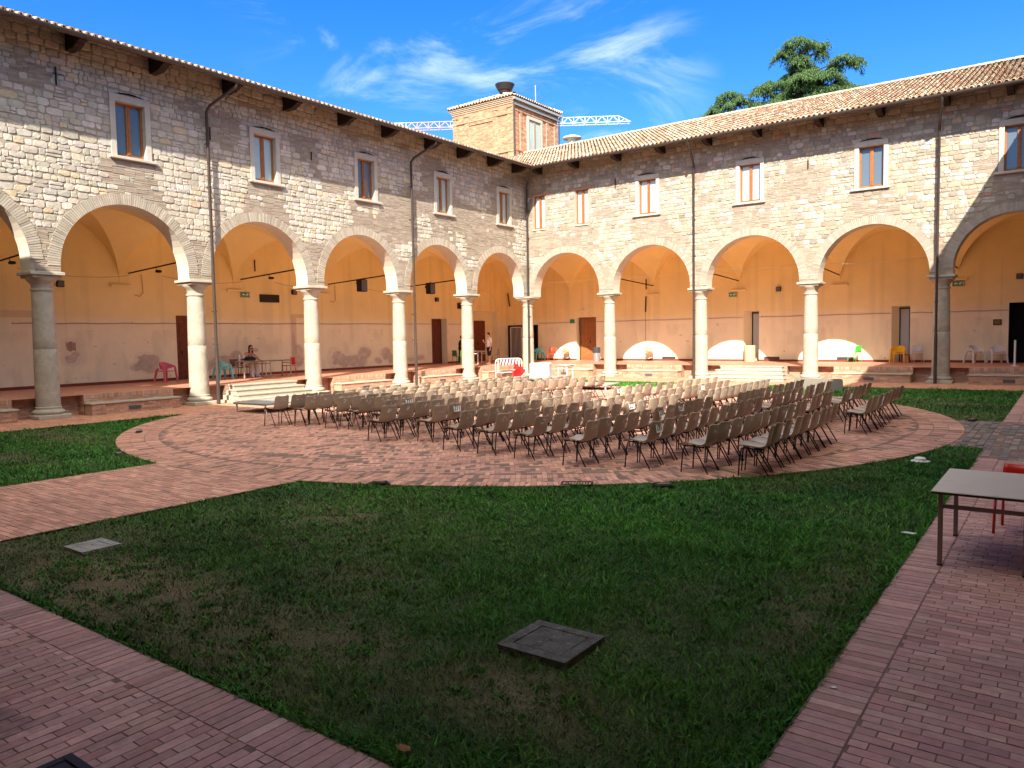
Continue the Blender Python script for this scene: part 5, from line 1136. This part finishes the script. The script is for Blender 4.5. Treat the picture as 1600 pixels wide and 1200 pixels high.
    if glasses:
        g = MB(); [g.box(-.03+q*.036-.0, .03+q*.036, .0, .008, -.018, .018) for q in (-1, 1)]; go = g.build('sunglasses', glasses, t); go.location = h+f*.098+Vector((0, 0, .012)); go.rotation_euler = (0, 0, math.atan2(f.y, f.x)-PI/2)
    return t
SK = mat('skin', (.52, .27, .19), .55, spec=.35); V3 = Vector
def stand(h=1.72, lean=0, arms=None, stride=.05):
    k = h/1.75; v = lambda x, y, z: V3((x*k, y*k, z*k))
    J = dict(head=v(0, .045+lean, 1.625), face=V3((0, 1, -.12)), neck=v(0, lean*.9, 1.46), chest=v(0, lean*.7-.01, 1.27), belly=v(0, lean*.3, 1.08), pelvis=v(0, 0, .94),
             shL=v(-.165, lean*.8, 1.40), shR=v(.165, lean*.8, 1.40), elL=v(-.215, -.02, 1.12), elR=v(.215, -.02, 1.12), wrL=v(-.22, .07, .88), wrR=v(.22, .07, .88), handL=v(-.22, .10, .78), handR=v(.22, .10, .78),
             hipL=v(-.085, 0, .90), hipR=v(.085, 0, .90), knL=v(-.10, stride+.01, .49), knR=v(.10, -stride+.02, .49), anL=v(-.105, stride, .085), anR=v(.105, -stride, .085), footL=v(-.125, stride+.15, .045), footR=v(.125, -stride+.15, .045))
    if arms: J.update({a: v(*b) for a, b in arms.items()})
    return J
cl = lambda n, c: mat(n, c, .85, bump=.15, bscale=25)
person((-2.0, -.85, PZ), R(158), 'standing man in a white t-shirt, black shorts and white shoes', stand(1.70, .02, dict(elR=(.20, .06, 1.14), wrR=(.14, .27, 1.24), handR=(.12, .31, 1.33))), SK,
       [('tshirt', cl('white_cotton', (.72, .62, .60))), ('shorts', cl('black_cotton', (.012, .012, .016))), ('shoes', cl('white_shoes', (.75, .74, .74)))], mat('dark_hair', (.02, .014, .012), .6))
person((-4.15, -.68, PZ), R(-62), 'man in dark clothes with folded arms, half hidden by a column', stand(1.56, .04, dict(elL=(-.2, .10, 1.12), wrL=(-.02, .20, 1.14), handL=(.08, .20, 1.17), elR=(.2, .10, 1.10), wrR=(.03, .23, 1.09), handR=(-.07, .23, 1.11))), SK,
       [('tshirt', cl('dark_blue_cotton', (.018, .02, .035))), ('trousers', cl('dark_cotton', (.014, .014, .02))), ('shoes', cl('dark_shoes', (.02, .02, .02)))], mat('dark_hair', (.02, .014, .012), .6))
JW = dict(head=V3((0, .20, 1.20)), face=V3((.25, 1, -.25)), neck=V3((0, .10, 1.03)), chest=V3((0, .07, .86)), belly=V3((0, .02, .68)), pelvis=V3((0, -.02, .54)), shL=V3((-.155, .09, .98)), shR=V3((.155, .09, .98)),
          elL=V3((-.26, .33, .77)), elR=V3((.24, .36, .77)), wrL=V3((-.08, .47, .77)), wrR=V3((.12, .34, .98)), handL=V3((.02, .50, .77)), handR=V3((.09, .33, 1.08)), hipL=V3((-.09, 0, .52)), hipR=V3((.09, 0, .52)),
          knL=V3((-.12, .42, .52)), knR=V3((.12, .42, .53)), anL=V3((-.13, .40, .09)), anR=V3((.14, .44, .09)), footL=V3((-.15, .54, .045)), footR=V3((.18, .58, .045)))
person((-4.15, -14.28, PZ), RZ['E'], 'seated woman with long dark hair, sunglasses, salmon top and white trousers', JW, mat('fair_skin', (.58, .30, .22), .55), [('top', cl('salmon_cotton', (.60, .25, .20))), ('trousers', cl('white_trousers', (.70, .62, .58))), ('shoes', cl('white_sneakers', (.7, .7, .7)))], mat('brown_hair', (.03, .012, .01), .5), True, True, mat('dark_red_lenses', (.08, .01, .01), .15))
# ------------------------------------------------------------------ fittings on the loggia walls
def wpos(W, u, z, d): return (-(D-d), -u, z) if W == 'west' else (u, D-d, z)
def wallbox(name, W, u0, u1, z0, z1, th, m, label, cat, group=None, frame=None):
    uc, zc = (u0+u1)/2, (z0+z1)/2; b = MB(); hw = (u1-u0)/2; hz = (z1-z0)/2; b.bbox(-hw, hw, -th, 0, -hz, hz, min(.012, th*.3)); o = b.build(name, m)
    o.location = wpos(W, uc, zc, .002); o.rotation_euler = (0, 0, 0 if W == 'north' else PI/2); return tag(o, label, cat, group)
BRZ = mat('dark_bronze', (.035, .022, .018), .5, metal=.3, var=.2); SPK = mat('speaker_black', (.012, .010, .010), .6); GRN = mat('exit_green', (.03, .30, .14), .4); EXW = mat('exit_white', (.72, .76, .68), .4)
def exit_sign(W, u0, u1, z0, z1, label):
    o = wallbox('exit_sign', W, u0, u1, z0, z1, .05, GRN, label, 'exit sign'); w_ = u1-u0; h = z1-z0
    for nm, pts in (('arrow', [(-.40, 0), (-.26, .34), (-.26, .13), (-.06, .13), (-.06, -.13), (-.26, -.13), (-.26, -.34)]), ('running_figure', [(.10, .1), (.16, .30), (.24, .22), (.30, .40), (.36, .24), (.30, .12), (.38, -.02), (.30, -.06), (.26, .02), (.20, -.12), (.24, -.36), (.16, -.36), (.13, -.14), (.04, -.26), (.02, -.18)]), ('door_shape', [(.42, -.38), (.48, -.38), (.48, .38), (.42, .38)])):
        m = MB(); m.add([(x*w_, -.054, y*h) for x, y in pts], [tuple(range(len(pts)))]); m.build(nm, EXW, o)
    m = MB(); m.box(-w_*.5-.03, w_*.5+.03, -.04, -.001, h*.5+.002, h*.5+.03); m.box(-w_*.5-.03, -w_*.5-.002, -.04, -.001, -h*.5, h*.5); m.box(w_*.5+.002, w_*.5+.03, -.04, -.001, -h*.5, h*.5); m.box(-w_*.5-.03, w_*.5+.03, -.04, -.001, -h*.5-.03, -h*.5-.002); m.build('sign_frame', 'marble', o)
exit_sign('west', 13.33, 13.73, 3.99, 4.17, 'green exit sign in the left loggia beside the dark plaque')
exit_sign('north', 8.99, 9.37, 3.94, 4.12, 'green exit sign left of the first slit window')
exit_sign('north', 19.02, 19.43, 3.96, 4.15, 'green exit sign above the two white armchairs')
wallbox('exit_sign', 'north', -.68, -.38, 2.79, 3.02, .06, GRN, 'plain green sign at the top left of the brown double door', 'exit sign')
wallbox('wall_plaque', 'west', 11.8, 12.81, 3.78, 4.12, .05, BRZ, 'long dark plaque above the tables in the left loggia', 'plaque'); wallbox('wall_plaque', 'west', -1.40, -.43, 3.72, 4.07, .05, BRZ, 'long dark plaque above the standing man in the corner bay', 'plaque')
o = wallbox('wall_plaque', 'north', 20.54, 20.85, 2.21, 2.46, .03, BRZ, 'small framed brass plaque left of the dark doorway', 'plaque'); m = MB(); m.box(-.11, .11, -.034, -.030, -.085, .085); m.build('brass_plate', mat('brass', (.25, .15, .05), .5, metal=.5), o)
for W, u, z, lb in (('west', 20.93, 4.22, 'black wall speaker just right of the nearest column capital'), ('west', 11.0, 4.27, 'black wall speaker right of the long plaque over the tables'), ('west', 1.35, 4.2, 'black wall speaker high above the dark green chair'), ('north', 11.5, 4.2, 'black wall speaker above the stone steps'), ('north', 21.45, 4.24, 'black wall speaker above the dark doorway')):
    o = wallbox('wall_speaker', W, u-.12, u+.12, z-.11, z+.11, .12, SPK, lb, 'speaker', 'small square speakers on the loggia walls'); m = MB(); m.box(-.1, .1, -.124, -.121, -.09, .09); m.build('grille', 'vent', o)
lathed('wall_lamp', [(.02, 0), (.10, .01), (.11, .06), (.07, .12), (.02, .14)], (.25, D-.12, 3.45), 'whitemetal', 'small white lamp above the brown double door', 'lamp', 18)
for i, (u0, u1) in enumerate([(5.2, 6.0), (10.78, 11.55), (14.25, 15.0)]):
    o = wallbox('floor_vent', 'north', u0, u1, .70, .84, .015, MT['vent'], ['low grey vent beside the lone tan chair', 'low grey vent right of the first slit window', 'low grey vent left of the bright green chair'][i], 'vent', 'low vents in the far loggia wall')
    m = MB(); [m.box(-(u1-u0)/2+.02, (u1-u0)/2-.02, -.019, -.016, -.055+k*.022, -.045+k*.022) for k in range(6)]; m.build('slats', 'iron', o)
# tie rods, spotlights, cables
def rod(W, u, i):
    a = Vector(wpos(W, u, 4.72, 0)); b = Vector(wpos(W, u, 4.95, D-TH+.0)); m = MB(lambda p: (p[0]-a.x, p[1]-a.y, p[2]-a.z)); m.tube([a, b], .028, 8); o = m.build('tie_rod', 'iron'); o.location = a
    sfx = {'west': 'left', 'north': 'far'}[W]; tag(o, 'black iron tie rod crossing the %s loggia at the %s column from the corner' % (sfx, ORD[i-1]), 'tie rod', 'iron tie rods under the vaults')
    if W == 'west':
        p = a.lerp(b, .42)-V3((0, 0, .03)); t = empty('spotlight', p, label='small black spotlight on the left loggia tie rod at the %s column from the corner' % ORD[i-1], category='spotlight', group='spotlights on the tie rods')
        m = MB(); m.tube([(0, 0, .0), (.0, 0, -.05), (.05, .06, -.09)], .012, 6); m.build('bracket', 'iron', t); m = MB(); m.bbox(.0, .2, -.05, .11, -.17, -.08, .02); m.build('lamp_head', 'iron', t)
for i in range(1, 6): rod('west', PIERS['west'][i]-.35, i)
for i in range(1, 5): rod('north', PIERS['north'][i]-.02, i)
for (x, y, z, lb) in ((-3.1, -8.85, 4.55, 'black speaker box hung from the tie rod in front of the third arch'), (-3.1, -4.2, 4.6, 'black speaker box hung from the tie rod near the corner arches')):
    m = MB(); m.bbox(-.16, .16, -.2, .2, -.28, .28, .02); o = m.build('hanging_speaker', SPK); o.location = (x, y, z); tag(o, lb, 'speaker'); m = MB(); m.box(.161, .165, -.17, .17, -.25, .25); m.build('grille', 'vent', o); m = MB(); m.tube([(0, 0, .28), (0, 0, .34)], .02, 6); m.build('bracket', 'iron', o)
def cable(name, pts, r_, m, label, cat='cable', group=None):
    p0 = Vector(pts[0]); b = MB(lambda p: (p[0]-p0.x, p[1]-p0.y, p[2]-p0.z)); b.tube(pts, r_, 6); o = b.build(name, m); o.location = p0; return tag(o, label, cat, group)
for i, (W, a, b, lb) in enumerate([('west', 16.72, 22.5, 'brown conduit on the left loggia wall before the dark door'), ('west', 1.8, 15.7, 'long brown conduit on the left loggia wall between the two dark doors'), ('west', -1.2, .45, 'short brown conduit on the left loggia wall beyond the second door'),
                               ('north', -2.9, -.3, 'brown conduit on the far loggia wall left of the brown double door'), ('north', 1.1, 9.68, 'brown conduit on the far wall between the double door and first slit window'), ('north', 10.55, 16.56, 'brown conduit on the far wall between the two slit windows'), ('north', 17.4, 21.08, 'brown conduit on the far wall left of the dark doorway')]):
    n = 12; cable('wall_conduit', [wpos(W, a+(b-a)*k/n, 2.84+.012*math.sin(k*1.9), .03) for k in range(n+1)], .013, 'cable', lb, 'conduit', 'conduits along the loggia walls')
def sag(a, b, s, n=14): a, b = Vector(a), Vector(b); return [a.lerp(b, k/n)-V3((0, 0, s*4*(k/n)*(1-k/n))) for k in range(n+1)]
for i in range(1, 5): cable('hanging_cable', sag((PIERS['north'][i-1]+.5, 1.2, 4.95), (PIERS['north'][i]+.1, 3.2, 5.35 if i < 4 else 5.2), .12), .012, 'cream', 'pale cable swagged under the %s vault of the far loggia from the corner' % ORD[i-1], 'cable', 'pale cables under the far vaults')
for i in range(1, 5): cable('hanging_cable', sag((-4.9, -PIERS['west'][i]-.2+.35, 4.6), (-3.2, -PIERS['west'][i+1]+.5, 4.5), .15), .009, 'cable', 'thin brown cable swagged between left loggia tie rods, %s from the corner' % ORD[i-1], 'cable', 'thin cables in the left loggia')
cable('drop_cable', [(4.28, D-.03, 5.1), (4.28, D-.03, 4.55)], .03, 'iron', 'black lamp bracket stem on the far wall above the lone tan chair', 'bracket'); cable('drop_cable', [(4.25, D-.03, 4.0), (4.2, D-.03, .75)], .010, 'cable', 'thin wire running down the far wall to the lone tan chair', 'cable')
cable('lamp_strip', [(4.28, D-.06, 4.15), (4.25, D-.06, 3.3)], .032, 'iron', 'black strip lamp upright on the far wall under the vault corbel', 'lamp'); cable('lamp_strip', [(-D+.1, 5.22, 4.75), (-D+.25, 5.2, 3.95)], .035, 'iron', 'black strip lamp upright in the loggia corner above the gate', 'lamp')
cable('drop_cable', [(-D+.03, -13.0, 5.6), (-D+.03, -13.0, 5.1)], .025, 'iron', 'short black iron rod high on the left loggia wall over the tables', 'bracket')
for u, lb in ((18.0, 'looped wire below the vault corbel beside the dark door'), (8.6, 'looped wire below the vault corbel behind the third column from the corner')):
    cable('looped_wire', [wpos('west', u, 4.7, .03), wpos('west', u-.02, 4.0, .03), wpos('west', u+.12, 3.86, .04), wpos('west', u+.3, 3.92, .03)], .010, 'cable', lb)
# ------------------------------------------------------------------ things in the loggias and on the court
t = empty('litter_bin', (2.12, 3.5, PZ), label='grey and black litter bin right of the brown double door', category='litter bin'); m = MB(); m.lathe([(.19, 0), (.20, .02), (.20, .48)], n=24); m.build('bin_body', mat('galvanised', (.42, .43, .45), .35, metal=.6), t, auto=40); m = MB(); m.lathe([(.205, .481), (.21, .5), (.21, .78), (.18, .80), (.17, .76)], n=24); m.build('bin_hood', mat('dark_grey_metal', (.05, .055, .06), .5), t, auto=40)
lathed('cardboard_drum', [(.27, 0), (.275, .01), (.275, .80), (.26, .81), (.255, .79)], (10.15, 5.0, PZ), mat('tan_board', (.62, .47, .30), .8, var=.08), 'tan cylindrical drum standing before the first slit window', 'drum')
t = empty('low_stool', (17.25, 4.95, PZ), label='small dark red stool under the yellow armchair', category='stool'); m = MB(); m.bbox(-.17, .17, -.15, .15, .33, .37, .01); m.build('seat', plastic('red_stool', (.35, .02, .02)), t)
for sx in (-1, 1):
    for sy in (-1, 1): m = MB(); m.tube([(sx*.14, sy*.12, .335), (sx*.17, sy*.15, 0)], .02, 8); m.build('leg', plastic('red_stool', (.35, .02, .02)), t)
o = lathed('barrier_post', [(.14, 0), (.14, .02), (.035, .03), (.035, .98), (.03, 1.0), (.002, 1.01)], (21.5, 2.1, PZ), 'whitemetal', 'thin white post standing before the dark doorway', 'post')
# concrete covers
def cover(loc, lx, ly, h, rz, label, m=MT['concrete']):
    t = empty('inspection_cover', loc, rz, label=label, category='inspection cover'); b = MB(); w_ = .085 if lx > .4 else .05
    b.bbox(-lx/2, lx/2, -ly/2, ly/2, -.06, h-.012, .008); b.bbox(-lx/2, lx/2, -ly/2, -ly/2+w_, h-.0119, h, .003); b.bbox(-lx/2, lx/2, ly/2-w_, ly/2, h-.0119, h, .003); b.bbox(-lx/2, -lx/2+w_, -ly/2+w_, ly/2-w_, h-.0119, h, .003); b.bbox(lx/2-w_, lx/2, -ly/2+w_, ly/2-w_, h-.0119, h, .003); b.build('frame', m, t)
    b = MB(); b.bbox(-lx/2+w_+.006, lx/2-w_-.006, -ly/2+w_+.006, ly/2-w_-.006, h-.0117, h-.002, .004); l = b.build('lid', m, t); b = MB(); b.box(-.015, .015, -.006, .006, h-.0019, h-.0012); b.build('key_slot', 'black', l)
cover((20.355, -28.80, 0), .56, .53, .042, 0, 'square concrete cover raised in the grass in the foreground')
cover((14.95, -29.37, 0), .42, .40, .025, 0, 'flat concrete cover near the left brick path', mat('pale_concrete', (.30, .29, .27), .95, bump=.5, var=.25, vscale=9, stain=((.5, .48, .44), 16, .6, .6)))
cover((19.19, -31.5, .012), .26, .26, .012, 0, 'dark drain cover in the near left brick path at the picture edge', mat('dark_iron_cover', (.02, .02, .025), .5, metal=.5))
t = empty('drain_grate', (17.55, -23.86, .012), R(28), label='dark slotted drain grate at the near edge of the brick circle', category='drain grate'); b = MB(); b.box(-.23, .23, -.13, -.10, -.01, .006); b.box(-.23, .23, .10, .13, -.01, .006); b.box(-.23, -.2, -.1, .1, -.01, .006); b.box(.2, .23, -.1, .1, -.01, .006)
for k in range(9): b.box(-.17+k*.04, -.155+k*.04, -.1, .1, -.008, .005)
b.build('grate', 'iron', t); b = MB(); b.box(-.2, .2, -.1, .1, -.0115, -.0095); b.build('drain_pit', 'black', t)
def flood(x, y, rz, label, m=None):
    t = empty('ground_floodlight', (x, y, 0), rz, label=label, category='floodlight', group='low floodlights around the brick circle'); b = MB(); b.bbox(-.12, .12, -.07, .07, .0, .055, .02); b.bbox(-.17, -.121, -.03, .03, 0, .03, .008); b.bbox(.121, .17, -.03, .03, 0, .03, .008); b.build('housing', m or MT['iron'], t); b = MB(); b.bbox(-.09, .09, -.045, .045, .0555, .062, .003); b.build('glass', 'pane' if not m else m, t)
flood(15.1, -25.38, .3, 'small black floodlight in the grass below the left path corner'); flood(18.68, -23.42, .6, 'small black floodlight at the grass edge near the end of the rear rows'); flood(21.45, -13.0, 1.3, 'small dark floodlight on the grass right of the brick circle')
flood(5.5, -23.95, -.6, 'small dark floodlight at the upper left edge of the circle'); flood(8.7, -26.0, -.3, 'small dark floodlight at the lower left edge of the circle')
lathed('white_lamp_dome', [(.14, .0), (.145, .012), (.09, .02), (.085, .055), (.06, .07), (.01, .074)], (21.30, -19.42, 0), mat('white_dome', (.74, .74, .73), .5), 'small white dome light lying on grass at the circle edge', 'lamp', 20)
def scrap(name, x, y, z, pts, m, label, cat):
    b = MB(); b.rings([[(px, py, 0) for px, py in pts], [(px*.96, py*.96, .004+.01*abs(px)*8) for px, py in pts]], True, True); o = b.build(name, m); o.location = (x, y, z); tag(o, label, cat)
scrap('paper_scrap', 21.89, -24.35, .012, [(-.07, -.02), (.05, -.035), (.08, .02), (-.04, .04)], PAPER, 'white paper scrap on the grass left of the school table', 'litter')
scrap('dry_leaf', 20.45, -30.35, .012, [(-.05, 0), (-.02, -.03), (.03, -.025), (.06, 0), (.02, .035), (-.03, .025)], mat('dry_leaf', (.30, .12, .05), .8), 'dry brown leaf in the grass beside the bottom left brick path', 'leaf')
scrap('bird_dropping', 22.11, -28.4, .013, [(-.02, 0), (-.01, -.015), (.015, -.012), (.022, .004), (0, .016)], PAPER, 'small white fleck on the near right brick path', 'litter')  # white bird dropping, built as a small flat scrap
# stage boards, cabinet, barrier, fallen chair
def board(name, loc, lx, ly, h, th, rz, label, legs=True, m='stage'):
    t = empty(name, loc, rz, label=label, category='stage platform'); b = MB(); b.bbox(-lx/2, lx/2, -ly/2, ly/2, h-th, h, .008); b.build('deck', m, t)
    if legs:
        for sx in (-1, 1):
            for sy in (-1, 0, 1): b = MB(); b.box(sx*(lx/2-.08)-.02, sx*(lx/2-.08)+.02, sy*(ly/2-.08)-.02, sy*(ly/2-.08)+.02, 0, h-th-.001); b.build('leg', 'whitemetal', t)
    return t
board('stage_platform', (3.75, -18.0, 0), 1.5, 3.6, .30, .06, R(2), 'low grey stage board on white legs before the left marble steps')
board('stage_platform', (4.1, -5.1, 0), 2.1, 1.6, .28, .08, R(-4), 'low grey stage board under the white cabinet')
board('stage_platform', (8.1, -7.5, 0), 2.0, 1.5, .22, .05, R(10), 'low grey stage board beyond the far chair rows', True)
t = empty('upturned_table_board', (16.0, -4.9, 0), R(-6), label='grey rounded board standing on its edge on the far grass', category='board'); b = MB(); pr = [(-.86+.08*(1-math.cos(a)), .42-.08+.08*math.sin(a)) for a in [R(x) for x in (0, 30, 60, 90)]]+[(.86-.08*(1-math.cos(a)), .42-.08+.08*math.sin(a)) for a in [R(x) for x in (90, 60, 30, 0)]]+[(.86, .0), (-.86, 0)]
b.prism(pr, 1, -.02, .02); b.build('panel', mat('grey_brown_board', (.24, .21, .18), .6, var=.1), t)
for sx in (-1, 1): b = MB(); b.tube([(sx*.7, .02, .3), (sx*.7, .35, .01)], .015, 6); b.build('leg', 'whitemetal', t)
t = empty('white_cabinet', (4.05, -4.85, .28), R(20), label='white box cabinet on the far stage board in full sun', category='cabinet'); b = MB(); b.bbox(-.42, .42, -.27, .27, .0, .60, .012); b.build('carcass', mat('white_laminate', (.80, .79, .77), .45), t); b = MB(); b.bbox(.425, .44, -.25, .25, .02, .58, .004); b.build('side_panel', mat('grey_laminate', (.55, .56, .58), .5), t); b = MB(); b.bbox(-.45, -.425, -.26, .26, .01, .59, .004); b.build('edge_panel', mat('pale_pink_edge', (.62, .52, .48), .5), t)
t = empty('safety_barrier', (.55, -2.55, .0), R(64), label='white tube barrier with a red and white striped board in the corner', category='barrier'); b = MB(); w_, h = .74, .98
pts = [(-w_, 0, .0), (-w_, 0, h-.16), (-w_+.05, 0, h-.05), (-w_+.16, 0, h), (w_-.16, 0, h), (w_-.05, 0, h-.05), (w_, 0, h-.16), (w_, 0, 0)]; b.tube(pts, .024, 8); b.tube([(-w_, 0, .3), (w_, 0, .3)], .018, 8); [b.tube([(x, 0, .3), (x, 0, h)], .010, 6) for x in (-.62, -.56, .56, .62)]; b.build('tube_frame', 'whitemetal', t, auto=50)
b = MB(); b.box(-.5, .5, -.045, -.03, h-.31, h-.045); bo = b.build('board', PAPER, t); b = MB()
for k in range(6): x = -.5+k*.18; b.add([(x, -.048, h-.31), (min(x+.09, .5), -.048, h-.31), (min(x+.17, .5), -.048, h-.045), (min(x+.08, .5), -.048, h-.045)], [(0,1,2,3)])
b.build('red_stripes', mat('red_stripe', (.62, .02, .05), .5), bo)
for sx in (-1, 1): b = MB(); b.tube([(sx*w_, -.28, .02), (sx*w_, .28, .02)], .022, 8); b.build('foot', 'whitemetal', t)
# red moulded chair thrown on its side on top of the front seats
t = empty('fallen_red_chair', (2.55, -4.75, .05), 0, label='bright red moulded chair tipped over near the white cabinet', category='chair'); RD = plastic('red_moulded', (.85, .02, .02), .4)
V, F = shell_mesh([(.26, .40), (.2, .43), (.05, .42), (-.1, .41), (-.18, .44), (-.22, .52), (-.26, .66), (-.29, .80)], lambda t: .46, lambda t: .05, .02); o = obj_from('seat_shell', V, F, RD, t, None, True)
for sx in (-1, 1):
    for sy in (-1, 1): b = MB(); b.rings([[(sx*.10-.08, sy*.08-.05, .41), (sx*.10+.08, sy*.08-.05, .41), (sx*.10+.08, sy*.08+.05, .41), (sx*.10-.08, sy*.08+.05, .41)], [(sx*.22-.02, sy*.22-.02, 0), (sx*.22+.02, sy*.22-.02, 0), (sx*.22+.02, sy*.22+.02, 0), (sx*.22-.02, sy*.22+.02, 0)]], True, True); b.build('leg', RD if sy > 0 else plastic('pink_red', (.75, .05, .16)), t)
t.rotation_euler = (R(118), R(28), R(70)); t.location.z = .62
